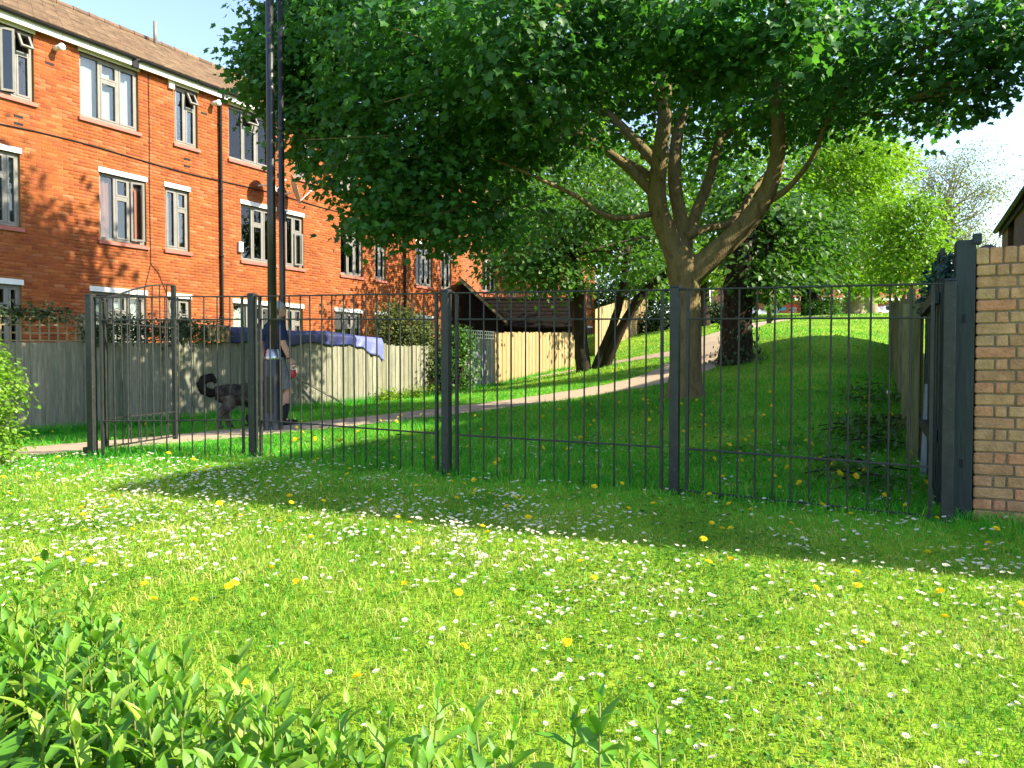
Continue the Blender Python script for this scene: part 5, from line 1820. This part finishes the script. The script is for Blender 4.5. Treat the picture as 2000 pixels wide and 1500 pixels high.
# shaggy fur tufts
nf = 5200
rg = np.random.default_rng(77)
th = rg.random(nf) * 2 * math.pi
tt = rg.random(nf)
sxp = -.36 + .74 * tt
ry = np.interp(sxp, [-.36, -.22, 0, .2, .38], [.06, .125, .125, .135, .09])
rz_ = np.interp(sxp, [-.36, -.22, 0, .2, .38], [.08, .145, .15, .185, .13])
cz = np.interp(sxp, [-.36, -.22, 0, .2, .38], [.55, .53, .525, .51, .60])
pos = np.c_[sxp, ry * np.cos(th), cz + rz_ * np.sin(th)]
dr = np.c_[-np.ones(nf) * 1.2, .6 * np.cos(th), .35 * np.sin(th) - .55] + rg.normal(size=(nf, 3)) * .25
nr = np.c_[0 * th, np.cos(th), np.sin(th)] + rg.normal(size=(nf, 3)) * .3
lv_a = leaves(pos, dr, nr, .045 * (.6 + .8 * rg.random(nf)), 'quad', .1)
tp_ = np.array([(-.36, 0, .565), (-.45, 0, .545), (-.545, 0, .58), (-.59, 0, .665), (-.555, 0, .75), (-.47, 0, .78)])
ti = rg.random(2200) * 4.99
i0 = ti.astype(int)
cc = tp_[i0] + (tp_[i0 + 1] - tp_[i0]) * (ti - i0)[:, None]
dv = _norm(rg.normal(size=(2200, 3)))
tg_ = _norm(tp_[i0 + 1] - tp_[i0])
lv_b = leaves(cc + dv * .045, dv * .5 + tg_ * .9, dv, .045 * (.6 + .8 * rg.random(2200)), 'quad', .1)
npmesh('fur', *lv_a, M['fur'], dog, kind='stuff')
npmesh('tail_fur', *lv_b, M['furdark'], dog, kind='stuff')
MB().tube([(.40, 0, .61), (.43, 0, .63)], [.118, .114], 16, False).build('collar', M['red'], dog, smooth=True)
dm4 = Matrix.Translation(dog.location) @ Matrix.Rotation(dog_yaw, 4, 'Z') @ Matrix.Scale(.9, 4)
inv = pm4.copy()
a = Vector((.06, 0, -.10)); b = (Matrix.Translation(Vector(lead.location)) @ Matrix.Rotation(YAW, 4, 'Z')).inverted() @ (dm4 @ Vector((.42, 0, .72)))
MB().tube([a, (a + b) / 2 + Vector((0, 0, -.08)), b], .005, 5).build('cord', M['black'], lead)

# ================================================================== FAR HOUSES, CARS, POLES BEYOND THE LAWN
FH = [('red brick far house with grey door and blue sign, behind the leafy mound', 'greydoor', 'reddoor'), ('middle far brick house with white porch canopy and grey double door', 'greydoor', 'greydoor'), ('far brick house with dark window behind the parked cars', 'tealdoor', 'greydoor')]
for k in range(3):
    x0 = 19.6 + k * 6.3
    yb = 68
    gz_ = 4.1
    h = thing('far_house', FH[k][0], 'house', (x0, yb, gz_), 0, 'far houses beyond the lawn')
    holes = [(.7, 1.7, 0.0, 2.05), (2.6, 4.2, .9, 2.05), (4.7, 5.8, 0, 2.1), (.8, 2.2, 3.4, 4.6), (3.6, 5.0, 3.4, 4.6)]
    ws = wall_sheet(holes, 0, 6.24, -.3, 5.2, 0)
    ws.add([(0, 0, -.3), (0, 8, -.3), (0, 8, 5.2), (0, 4, 7.2), (0, 0, 5.2)], [(0, 1, 2, 3, 4)])
    ws.add([(6.24, 0, -.3), (6.24, 8, -.3), (6.24, 8, 5.2), (6.24, 4, 7.2), (6.24, 0, 5.2)], [(4, 3, 2, 1, 0)])
    ws.build('wall', M['bricktexred'], h)
    MB().bb(-.05, 6.2, -.5, .0, 2.35, 2.55).build('canopy', M['white'], h)
    for (a, b, c, d) in holes:
        if c == 0:
            dd_ = MB().bb(a, b, .1, .16, c, d).build('door', M[FH[k][1 if a < 2 else 2]], h)
            MB().bb(a + .2, b - .2, .088, .099, 1.3, 1.8).build('pane', M['glass'], dd_)
        else:
            f = MB()
            f.bb(a, a + .08, .1, .16, c, d).bb(b - .08, b, .1, .16, c, d).bb(a + .08, b - .08, .1, .16, c, c + .08).bb(a + .08, b - .08, .1, .16, d - .08, d).bb((a + b) / 2 - .04, (a + b) / 2 + .04, .1, .158, c + .08, d - .08)
            wo = f.build('window', M['upvc'], h)
            MB().bb(a + .07, b - .07, .125, .135, c + .07, d - .07).build('pane', M['glass'], wo)
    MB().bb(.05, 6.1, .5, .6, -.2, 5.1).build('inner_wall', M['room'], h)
    rf = MB()
    for r_ in range(9):
        for sg in (1, -1):
            ya, yb_ = 4 - sg * (4.3 * (1 - r_ / 9)), 4 - sg * (4.3 * (1 - (r_ + 1) / 9))
            za, zb = 7.25 - 2.15 * (1 - r_ / 9) + .04, 7.25 - 2.15 * (1 - (r_ + 1) / 9)
            rf.add([(-.03, ya, za), (6.25, ya, za), (6.25, yb_, zb), (-.03, yb_, zb), (-.03, ya, za - .1), (6.25, ya, za - .1), (6.25, yb_, zb - .1), (-.03, yb_, zb - .1)],
                   [(0, 1, 2, 3), (7, 6, 5, 4), (0, 4, 5, 1), (1, 5, 6, 2), (2, 6, 7, 3), (3, 7, 4, 0)])
    rf.build('roof', M['darktile'], h)
    if k == 0:
        MB().bb(4.0, 4.6, -.03, -.01, 1.5, 1.8).build('sign', M['bluesign'], h)
        MB().bb(2.55, 4.25, -.02, -.002, 0, .88).build('panel', M['slat'], h)


def car(label, x, y, rz, paint):
    gz_ = g1(x, y)
    t = thing('parked_car', label, 'car', (x, y, gz_), rz, 'cars parked beyond the lawn')
    prof = [(-2.0, .35), (-2.05, .7), (-1.95, .95), (-1.5, 1.02), (-1.0, 1.42), (.2, 1.48), (.9, 1.08), (1.8, .92), (2.05, .75), (2.05, .35)]
    bm_ = MB()
    vv = []
    for (xx, zz) in prof:
        wd_ = .84 if zz < 1.05 else .66
        vv += [(xx, -wd_, zz), (xx, wd_, zz)]
    n_ = len(prof)
    ff = [(2 * i, 2 * i + 1, 2 * i + 3, 2 * i + 2) for i in range(n_ - 1)] + [(2 * n_ - 2, 2 * n_ - 1, 1, 0), tuple(2 * i for i in range(n_)), tuple(2 * i + 1 for i in range(n_ - 1, -1, -1))]
    bm_.add(vv, ff)
    o = bm_.build('body', paint, t, bevel=.06)
    gl_ = MB()
    gl_.add([(-1.46, -.6, 1.07), (-1.46, .6, 1.07), (-1.05, .55, 1.39), (-1.05, -.55, 1.39)], [(0, 1, 2, 3), (3, 2, 1, 0)])
    for v_ in range(len(gl_.v)):
        gl_.v[v_] = (gl_.v[v_][0] - .03, gl_.v[v_][1], gl_.v[v_][2] + .02)
    gl_.build('rear_window', M['dark'], t)
    MB().add([(.28, -.58, 1.45), (.28, .58, 1.45), (.92, .70, 1.10), (.92, -.70, 1.10)], [(0, 3, 2, 1), (0, 1, 2, 3)]).build('windscreen', M['dark'], t)
    for sx_ in (-1.3, 1.3):
        for sy in (-.8, .8):
            wh = MB().tube([(sx_, sy - .1, .31), (sx_, sy + .1, .31)], .31, 16).build('wheel', M['rubber'], t)
            MB().tube([(sx_, sy - .105, .31), (sx_, sy + .105, .31)], .18, 12).build('rim', M['steel'], wh)
    for sy in (-.62, .62):
        MB().ell((-2.02, sy, .78), (.05, .14, .09)).build('tail_light', M['reddoor'], t)
    return t


car('white car roof showing over the lawn crest, left of the pair', 28.9, 63.0, R(80), M['carwhite'])
car('white car roof showing over the lawn crest, right of the pair', 30.9, 63.3, R(84), M['carwhite'])
car('white car beyond the lawn left of the thin dark far post', 19.4, 63.0, R(5), M['carwhite'])


def pole_at(label, px, py, z_, h_, r_, mat, head=False):
    b = W(px, py, z_)
    t = thing('lamp_post' if head else 'post', label, 'lamp post' if head else 'post', (b.x, b.y, g1(b.x, b.y)))
    m_ = MB().tube([(0, 0, -.1), (0, 0, 1.1), (0, 0, 1.15), (0, 0, h_)], [r_ * 1.6 if head else r_, r_ * 1.6 if head else r_, r_, r_ * .8], 10)
    m_.build('column', mat, t, smooth=True)
    if head:
        MB().tube([(0, 0, h_), (.4, 0, h_ + .1)], [.03, .03], 8).ell((.6, 0, h_ + .1), (.25, .1, .06)).build('lamp_head', mat, t, smooth=True)
    else:
        MB().ell((0, 0, h_), (r_, r_, r_ * .6)).build('cap', mat, t, smooth=True)
    return t


pole_at('distant dark lamp column beside the path right of the ivy-clad trunk', 1502, 634, 30, 5.5, .06, M['lampmetal'], True)
pole_at('pale thin post in front of the far houses', 1752, 606, 52, 2.2, .06, M['white'])

# ================================================================== LAWN: GRASS, DAISIES, DANDELIONS
rg = np.random.default_rng(99)


def vnoise(x, y, f, seed=0):
    r_ = np.random.default_rng(seed)
    o = np.zeros_like(x)
    for k in range(7):
        a = r_.random() * 2 * math.pi
        fr = f * (.6 + r_.random() * 1.4)
        o += np.sin((x * math.cos(a) + y * math.sin(a)) * fr + r_.random() * 9)
    return o / 7 * 1.6


def in_fence_side(x, y):
    """True beyond the railings (park side)."""
    yl = np.interp(x, [-9, -3.97, -2.46, -.544, 1.206, 2.745, 9], [7.2, 7.25, 7.29, 6.375, 5.69, 4.86, 1.9])
    return y > yl


def allowed(x, y, margin=.0):
    ok = path_dist(x, y) > margin
    xl = -6.9 + .567 * (y - 11.5)
    ok &= (x > xl - .05) | (y < 8) | (y > 29)
    xr = BF0.x + (y - BF0.y) * (bdir.x / bdir.y)
    ok &= (x < xr + .05) | (y < 4.90 - .47 * (x - 2.955)) | (y > 21)
    # under the buff wall
    ok &= ~((x > 2.75) & (y > 4.89 - .47 * (x - 2.955)) & (y < 20) & (x > xr))
    return ok


def scatter(y0, y1, dens, wid=.76, pad=.5):
    n_ = int(dens * (y1 - y0) * 2 * (wid * y1 + pad))
    x = (rg.random(n_) * 2 - 1) * (wid * y1 + pad)
    y = y0 + rg.random(n_) * (y1 - y0)
    k = np.abs(x) < wid * y + pad
    x, y = x[k], y[k]
    k = allowed(x, y, -.05 + .07 * rg.random(len(x)))
    return x[k], y[k]


def blades(x, y, h, wdt, two=True):
    n_ = len(x)
    z = G_big(x, y) - .004
    a = rg.random(n_) * 2 * math.pi
    b = rg.random(n_) * 2 * math.pi
    lean = h * (.25 + .65 * rg.random(n_))
    sx_, sy_ = np.cos(a) * wdt / 2, np.sin(a) * wdt / 2
    lx, ly = np.cos(b) * lean, np.sin(b) * lean
    base = np.c_[x, y, z]
    s_ = np.c_[sx_, sy_, 0 * z]
    m_ = base + np.c_[lx * .35, ly * .35, h * .62]
    t_ = base + np.c_[lx, ly, h * (.95 - .25 * rg.random(n_))]
    if two:
        V = np.stack([base - s_, base + s_, m_ + s_ * .8, m_ - s_ * .8, t_], 1).reshape(-1, 3)
        F = (np.arange(n_)[:, None, None] * 5 + np.array([(0, 1, 2), (0, 2, 3), (3, 2, 4)])[None]).reshape(-1, 3)
    else:
        V = np.stack([base - s_, base + s_, t_], 1).reshape(-1, 3)
        F = (np.arange(n_)[:, None, None] * 3 + np.array([(0, 1, 2)])[None]).reshape(-1, 3)
    return V, F


def G_big(x, y):
    out = np.empty(len(x))
    for i in range(0, len(x), 20000):
        out[i:i + 20000] = G(x[i:i + 20000], y[i:i + 20000])
    return out


def grass_mat(name, stops):
    m, T, N, L, P = new_mat(name)
    rv, geo = rand_value(N, L)
    n1 = N.new('ShaderNodeTexNoise'); n1.inputs['Scale'].default_value = 1.6; n1.inputs['Detail'].default_value = 7; n1.inputs['Roughness'].default_value = .72
    L.new(geo.outputs['Position'], n1.inputs['Vector'])
    mr = N.new('ShaderNodeMapRange'); mr.inputs[1].default_value = .32; mr.inputs[2].default_value = .68; mr.inputs[3].default_value = -.42; mr.inputs[4].default_value = .42
    L.new(n1.outputs[0], mr.inputs[0])
    a = N.new('ShaderNodeMath'); a.operation = 'MULTIPLY_ADD'; a.inputs[1].default_value = .55; a.inputs[2].default_value = .22
    L.new(rv, a.inputs[0])
    b = N.new('ShaderNodeMath'); b.use_clamp = True
    L.new(a.outputs[0], b.inputs[0]); L.new(mr.outputs[0], b.inputs[1])
    r = ramp(N, stops)
    L.new(b.outputs[0], r.inputs[0])
    L.new(r.outputs[0], P.inputs['Base Color'])
    P.inputs['Roughness'].default_value = .55
    P.inputs['Specular IOR Level'].default_value = .25
    tr_ = N.new('ShaderNodeBsdfTranslucent')
    hm_ = N.new('ShaderNodeMix'); hm_.data_type = 'RGBA'; hm_.blend_type = 'MULTIPLY'; hm_.inputs[0].default_value = 1
    L.new(r.outputs[0], hm_.inputs[6]); hm_.inputs[7].default_value = (1.2, 1.25, .6, 1)
    L.new(hm_.outputs[2], tr_.inputs[0])
    ms = N.new('ShaderNodeMixShader'); ms.inputs[0].default_value = .4
    L.new(P.outputs[0], ms.inputs[1]); L.new(tr_.outputs[0], ms.inputs[2]); L.new(ms.outputs[0], N['Material Output'].inputs[0])
    return m


M['grass'] = grass_mat('mown_grass_blade', [(.0, (.045, .18, .016)), (.2, (.11, .30, .022)), (.45, (.27, .42, .042)), (.7, (.47, .50, .11)), (1., (.64, .57, .29))])
M['lushshade'] = grass_mat('lush_shade_grass_blade', [(.0, (.014, .16, .012)), (.25, (.035, .30, .020)), (.55, (.08, .44, .028)), (.8, (.15, .51, .036)), (1., (.32, .52, .09))])  # lusher park grass; its green also stands for shaded lawn
lparts = []
parts = []
for (y0, y1, dn_, hh, ww, two) in ((1.5, 3.2, 6500, .036, .0034, True), (3.2, 5.0, 4200, .040, .0042, True), (5.0, 8.0, 2400, .048, .0055, True), (8, 12, 1000, .065, .008, False), (12, 18, 420, .075, .013, False), (18, 30, 110, .08, .026, False), (30, 52, 30, .09, .05, False)):
    x, y = scatter(y0, y1, dn_)
    ins = in_fence_side(x, y)
    nz_ = vnoise(x, y, 1.6, 3)
    h = .88 * hh * (.55 + .7 * rg.random(len(x))) * (1 + .35 * nz_) * np.where(ins & (y < 14) & (path_dist(x, y) > .35), 1.7, 1.0)
    # longer tufts along the railings and fence feet
    yl = np.interp(x, [-9, -3.97, -2.46, -.544, 1.206, 2.745, 9], [7.2, 7.25, 7.29, 6.375, 5.69, 4.86, 1.9])
    h *= 1 + .9 * np.exp(-((y - yl) / .16) ** 2) * (x > -4.0)
    h = np.maximum(h, .012)
    wdt_ = ww * (.7 + .6 * rg.random(len(x)))
    # park side is lusher; in front, the green blend paints in the shade band
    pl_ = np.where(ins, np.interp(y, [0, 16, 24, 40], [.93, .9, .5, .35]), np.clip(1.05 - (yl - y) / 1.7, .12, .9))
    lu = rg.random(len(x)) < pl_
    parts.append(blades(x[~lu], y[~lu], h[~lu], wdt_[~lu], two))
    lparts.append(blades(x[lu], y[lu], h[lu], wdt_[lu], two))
# long tufts where the mower cannot reach: foot of the timber fences and path edges
px_ = rg.random(9000) * 1100
zz_ = 13.42 / (.567 - (px_ - 1000) / FPX)
off = .05 + .35 * rg.random(9000) ** 2
x = -6.9 + .567 * (zz_ - 11.5) + .87 * off
y = zz_ - .493 * off
lparts.append(blades(x, y, .10 + .16 * rg.random(9000), np.full(9000, .012), False))
gr = npmesh('grass', *merge(parts), M['grass'])
tag(gr, 'short yellow-green mown grass of the near lawn', 'grass', kind='stuff')
gr2 = npmesh('grass', *merge(lparts), M['lushshade'])
tag(gr2, 'longer green grass beyond the railings, painted shade-green along them', 'grass', kind='stuff')

# broad-leaved lawn weeds (clover, plantain, daisy rosettes)
parts = []
for (y0, y1, dn_, sz) in ((1.6, 4.5, 700, .020), (4.5, 8, 380, .026), (8, 12, 150, .036)):
    x, y = scatter(y0, y1, dn_)
    k = vnoise(x, y, 2.2, 8) > .25
    k |= rg.random(len(x)) < .12
    x, y = x[k], y[k]
    z = G_big(x, y) + .012 + .02 * rg.random(len(x))
    a = rg.random(len(x)) * 2 * math.pi
    n_ = len(x)
    parts.append(leaves(np.c_[x, y, z], np.c_[np.cos(a), np.sin(a), .25 + .5 * rg.random(n_)], np.c_[rg.normal(size=n_) * .3, rg.normal(size=n_) * .3, np.ones(n_)], sz * (.6 + .8 * rg.random(n_)) * np.where(in_fence_side(x, y), 1.25, 1), 'broad', .25))
M['weed'] = pm('lawn_weed_leaf', [(.06, .17, .02), (.10, .25, .025), (.15, .32, .03)], .6, 2, .25, 0, spec=.2, island=True, transl=.3)
wo_ = npmesh('lawn_weeds', *merge(parts), M['weed'])
tag(wo_, 'small broad dark leaves of clover and weeds in the lawn', 'weeds', kind='stuff')


def daisy_mesh(seed):
    rr = random.Random(seed)
    mb = MB()
    n_ = 11
    tilt = Matrix.Rotation(rr.uniform(-.35, .35), 3, 'X') @ Matrix.Rotation(rr.uniform(-.35, .35), 3, 'Y')
    top = Vector((rr.uniform(-.008, .008), rr.uniform(-.008, .008), .045))
    vv, ff = [top + tilt @ Vector((0, 0, -.002))], []
    for k in range(n_):
        a = 2 * math.pi * k / n_
        for (da, r_, zz) in ((-.20, .0115, .004), (.0, .0130, .0042), (.20, .0115, .004)):
            r2 = r_ * (1 + rr.uniform(-.08, .08))
            vv.append(top + tilt @ Vector((math.cos(a + da) * r2, math.sin(a + da) * r2, zz)))
        b = 1 + 3 * k
        ff += [(0, b, b + 1), (0, b + 1, b + 2)]
    mb.add(vv, ff, 0)
    cv = [top + tilt @ Vector((0, 0, .0062))] + [top + tilt @ Vector((math.cos(a) * .0042, math.sin(a) * .0042, .0025)) for a in np.linspace(0, 2 * math.pi, 7)[:-1]]
    mb.add(cv, [(0, 1 + k, 1 + (k + 1) % 6) for k in range(6)], 1)
    mb.tube([(0, 0, -.01), top], .0011, 3, False, 2)
    return mb


def dand_mesh(seed):
    rr = random.Random(seed)
    mb = MB()
    tilt = Matrix.Rotation(rr.uniform(-.5, .5), 3, 'X') @ Matrix.Rotation(rr.uniform(-.5, .5), 3, 'Y')
    top = Vector((rr.uniform(-.015, .015), rr.uniform(-.015, .015), rr.uniform(.05, .09)))
    for (n_, r_, zz, wd_) in ((16, .021, .003, .16), (13, .016, .008, .2), (9, .010, .012, .28)):
        vv, ff = [top + tilt @ Vector((0, 0, .0))], []
        for k in range(n_):
            a = 2 * math.pi * k / n_ + rr.random() * .2
            for da in (-wd_, wd_):
                r2 = r_ * (1 + rr.uniform(-.12, .12))
                vv.append(top + tilt @ Vector((math.cos(a + da) * r2, math.sin(a + da) * r2, zz + rr.uniform(-.001, .001))))
            ff.append((0, 1 + 2 * k, 2 + 2 * k))
        mb.add(vv, ff, 0)
    mb.tube([(0, 0, -.01), top], .0018, 4, False, 1)
    return mb


dm = []
for k in range(5):
    o = daisy_mesh(k).build('daisy', [M['petal'], M['yellow'], M['stem']])
    dm.append(o.data)
    bpy.data.objects.remove(o)
dn_m = []
for k in range(5):
    o = dand_mesh(k + 50).build('dandelion', [M['yellow'], M['stem']])
    dn_m.append(o.data)
    bpy.data.objects.remove(o)

x, y = scatter(1.9, 8.6, 1900, .70, .0)
ins = in_fence_side(x, y)
shr = x < -.10 - 1.6 * (y - 1.4)
cl = vnoise(x, y * .7, 2.4, 21) + .6 * vnoise(x, y, 7, 22)
dens = np.clip(.17 + .30 * cl, .03, .5) * np.interp(y, [1.9, 2.6, 3.4, 5.5, 7.2, 8.6], [.22, .30, .62, .66, .42, .2])
dens *= np.where(ins, .25, 1) * np.where(x > 1.2 + .1 * y, .85, 1) * np.where((y > 4.2) & (x > .6) & ~ins, .5, 1)
k = (rg.random(len(x)) < dens * .62) & ~(shr & (y < 2.3)) & (np.abs(x) < .68 * y)
x, y = x[k], y[k]
zz = G_big(x, y)
order = np.argsort(y)
print('daisies', len(x))
LAB_D = 'small white daisy with yellow centre growing in the short lawn'
for j, i in enumerate(order[:300]):
    o = link('daisy', dm[j % 5])
    o.location = (x[i], y[i], zz[i] - .004)
    sc = .62 + .42 * rnd.random()
    o.scale = (sc, sc, sc)
    o.rotation_euler = (0, 0, rnd.random() * 6.28)
    tag(o, LAB_D, 'daisy', 'daisies in the near lawn')
dv_, df_, o_n = [], [], 0
tri_d, mi_d = [], []
base_d = []
for me in dm:
    vv = np.array([v.co[:] for v in me.vertices])
    me.calc_loop_triangles()
    tt_ = np.array([t.vertices[:] for t in me.loop_triangles]); mm = np.array([t.material_index for t in me.loop_triangles])
    base_d.append((vv, tt_, mm))
for j, i in enumerate(order[300:]):
    vv, tt_, mm = base_d[j % 5]
    a = rnd.random() * 6.28
    ca, sa = math.cos(a), math.sin(a)
    sc = .75 + .42 * rnd.random()
    q = np.c_[vv[:, 0] * ca - vv[:, 1] * sa, vv[:, 0] * sa + vv[:, 1] * ca, vv[:, 2]] * sc + np.array([x[i], y[i], zz[i]])
    dv_.append(q); df_.append(tt_ + o_n); mi_d.append(mm); o_n += len(q)
do = npmesh('daisies', np.vstack(dv_), np.vstack(df_), [M['petal'], M['yellow'], M['stem']], mi=np.concatenate(mi_d))
tag(do, 'drift of small white daisies farther back across the lawn', 'daisies', kind='stuff')

x, y = scatter(2.1, 11.5, 13, .69, .0)
ins = in_fence_side(x, y)
cl = vnoise(x, y, 2.0, 33)
pr = np.where(ins, np.where(x > 0, .55, .3), np.interp(y, [2, 3.5, 5, 7.5], [.80, .60, .60, .6])) * np.clip(.55 + .8 * cl, .1, 1.5)
k = (rg.random(len(x)) < pr) & ~((x < -.10 - 1.6 * (y - 1.4)) & (y < 2.4))
x, y = x[k], y[k]
zz = G_big(x, y)
ins = in_fence_side(x, y)
print('dandelions', len(x))
for j in range(min(len(x), 290)):
    o = link('dandelion', dn_m[j % 5])
    sc = .75 + .35 * rnd.random()
    o.location = (x[j], y[j], zz[j])
    o.scale = (sc, sc, sc * (1.6 if ins[j] else .9))
    o.rotation_euler = (0, 0, rnd.random() * 6.28)
    if ins[j]:
        tag(o, 'yellow dandelion flower in the longer grass beyond the railings', 'dandelion', 'dandelions beyond the railings')
    else:
        tag(o, 'yellow dandelion flower in the short lawn in front of the railings', 'dandelion', 'dandelions in the near lawn')
# two dandelion clocks by the right-hand fence
for (px, py, z_, lb) in ((1776, 828, 7.0, 'white dandelion clock by the grey boards at right'), (1736, 766, 8.2, 'farther white dandelion clock near the mossy fence')):
    b = W(px, py, z_)
    gz_ = g1(b.x, b.y)
    t = thing('dandelion_clock', lb, 'dandelion', (b.x, b.y, gz_))
    hgt = max(.12, b.z - gz_)
    MB().tube([(0, 0, -.01), (.01, 0, hgt * .5), (0, 0, hgt)], .003, 5).build('stem', M['stem'], t)
    MB().ell((0, 0, hgt), (.024, .024, .024), 10, 7).build('seed_head', M['clock'], t, smooth=True)

# bare soil by the right-hand fence
sm_ = MB()
cx_, cy_ = 4.25, 8.6
ring = []
vv = [(cx_, cy_, g1(cx_, cy_) + .05)]
for k in range(20):
    a = 2 * math.pi * k / 20
    rr_ = (.55 + .18 * math.sin(a * 3) + rnd.uniform(-.06, .06))
    xx, yy = cx_ + math.cos(a) * rr_ * .8, cy_ + math.sin(a) * rr_ * 1.4
    vv.append((xx, yy, g1(xx, yy) + .008))
sm_.add(vv, [(0, 1 + k, 1 + (k + 1) % 20) for k in range(20)])
sm_.build('soil', M['soil'], kind='structure')

# ================================================================== FOREGROUND SHRUB
shrub = thing('leafy_shrub', 'bright green pointed-leaf shrub filling the lower left foreground', 'shrub', (-.9, 1.6, 0))
sroot = Vector(shrub.location)


def leaf_mesh(seed):
    rr = random.Random(seed)
    wq = rr.uniform(.78, 1.05)
    prof = [(t_, w_ * wq) for t_, w_ in ((0, .02), (.12, .11), (.32, .175), (.52, .18), (.72, .13), (.88, .055), (1, .0))]
    bend = rr.uniform(.05, .32)
    fold = rr.uniform(.25, .5)
    vv = []
    for (t, w_) in prof:
        zc = -bend * t * t
        wav = rr.uniform(-.012, .012)
        vv += [(-w_, t, zc + w_ * fold + wav), (0, t, zc), (w_, t, zc + w_ * fold - wav)]
    ff = []
    for i in range(len(prof) - 1):
        a = 3 * i
        ff += [(a, a + 1, a + 4, a + 3), (a + 1, a + 2, a + 5, a + 4)]
    return vv, ff


leaf_me = []
for k in range(5):
    vv, ff = leaf_mesh(k)
    me = bpy.data.meshes.new('leaf')
    me.from_pydata(vv, [], ff)
    me.materials.append(M['shrubleaf'])
    me.polygons.foreach_set('use_smooth', [True] * len(me.polygons))
    leaf_me.append((me, np.array(vv), np.array(ff)))


def shoot_leaves(base, top, rr, npair):
    """Leaf transforms for one shoot: opposite pairs, alternately turned."""
    ax = (top - base).normalized()
    a0 = rr.random() * 6.28
    out = []
    for k in range(npair):
        t = k / max(1, npair - 1)
        p = top - ax * (.004 + t * .027 * npair)
        size = (.042 + .042 * min(1, t * 1.6)) * rr.uniform(.7, 1.3)
        el = R(68 - 48 * t + rr.uniform(-12, 12))
        for q in (0, math.pi):
            a = a0 + k * math.pi / 2 + q + rr.uniform(-.35, .35)
            dr_ = Vector((math.cos(a) * math.cos(el), math.sin(a) * math.cos(el), math.sin(el)))
            up_ = Vector((0, 0, 1)) - dr_ * dr_.z
            up_ = (up_ + Vector((rr.uniform(-.3, .3), rr.uniform(-.3, .3), 0))).normalized()
            xx = dr_.cross(up_).normalized()
            zz2 = xx.cross(dr_)
            Mx = Matrix((xx * size, dr_ * size, zz2 * size)).transposed().to_4x4()
            Mx.translation = p
            out.append(Mx)
    return out


rs = random.Random(2024)
shoots = []
tries = 0
while len(shoots) < 560 and tries < 20000:
    tries += 1
    yy = rs.uniform(.95, 2.25)
    xx = rs.uniform(-2.1, .0)
    edge = -.25 - 1.55 * (yy - 1.4)
    if xx > edge:
        continue
    h0 = .345 + .08 * min(1, (edge - xx) / .5) + .06 * rs.random() + .05 * max(0, yy - 1.6) - .18 * max(0, 1.35 - yy)
    if any((xx - s_[0]) ** 2 + (yy - s_[1]) ** 2 < .0010 for s_ in shoots):
        continue
    shoots.append((xx, yy, h0 * rs.uniform(.82, 1.08)))
for e in ((-.07, 1.40, .40), (.0, 1.36, .385), (.155, 1.34, .45), (.12, 1.38, .41), (.255, 1.34, .425), (-.14, 1.45, .41), (-.03, 1.30, .37), (.20, 1.30, .37), (-1.30, 2.12, .50), (-1.12, 2.02, .46), (-.62, 1.72, .40)):
    shoots.append(e)
# the shoots that show most: near the outline or tall
vis = sorted(range(len(shoots)), key=lambda i: -(shoots[i][2] - .06 * abs(shoots[i][1] - 1.6) + (.15 if i >= len(shoots) - 11 else 0)))
top_set = set(vis[:25])
PV, PF, so_ = [], [], 0
SV = MB()
for i, (xx, yy, hh_) in enumerate(shoots):
    base = Vector((xx + rs.uniform(-.06, .06), yy + rs.uniform(-.06, .06), -.02)) - sroot
    top = Vector((xx, yy, hh_)) - sroot
    npair = 6 if i in top_set else rs.choice((7, 8, 9))
    lm = shoot_leaves(base, top, rs, npair)
    mid = base.lerp(top, .5) + Vector((rs.uniform(-.02, .02), rs.uniform(-.02, .02), 0))
    if i in top_set:
        st_ = MB().tube([base, mid, top], [.0035, .003, .0018], 6).build('shoot', M['shoot'], shrub, smooth=True)
        for Mx in lm:
            o = link('leaf', leaf_me[rs.randrange(5)][0], st_)
            o.matrix_local = Mx
    else:
        SV.tube([base, mid, top], [.0035, .003, .0018], 5)
        for Mx in lm:
            _, vv, ff = leaf_me[rs.randrange(5)]
            A_ = np.array(Mx)
            PV.append(vv @ A_[:3, :3].T + A_[:3, 3]); PF.append(ff + so_); so_ += len(vv)
npmesh('foliage', np.vstack(PV), np.vstack(PF), M['shrubleaf'], shrub, smooth=True, kind='stuff')
SV.build('stems', M['shoot'], shrub, kind='stuff')
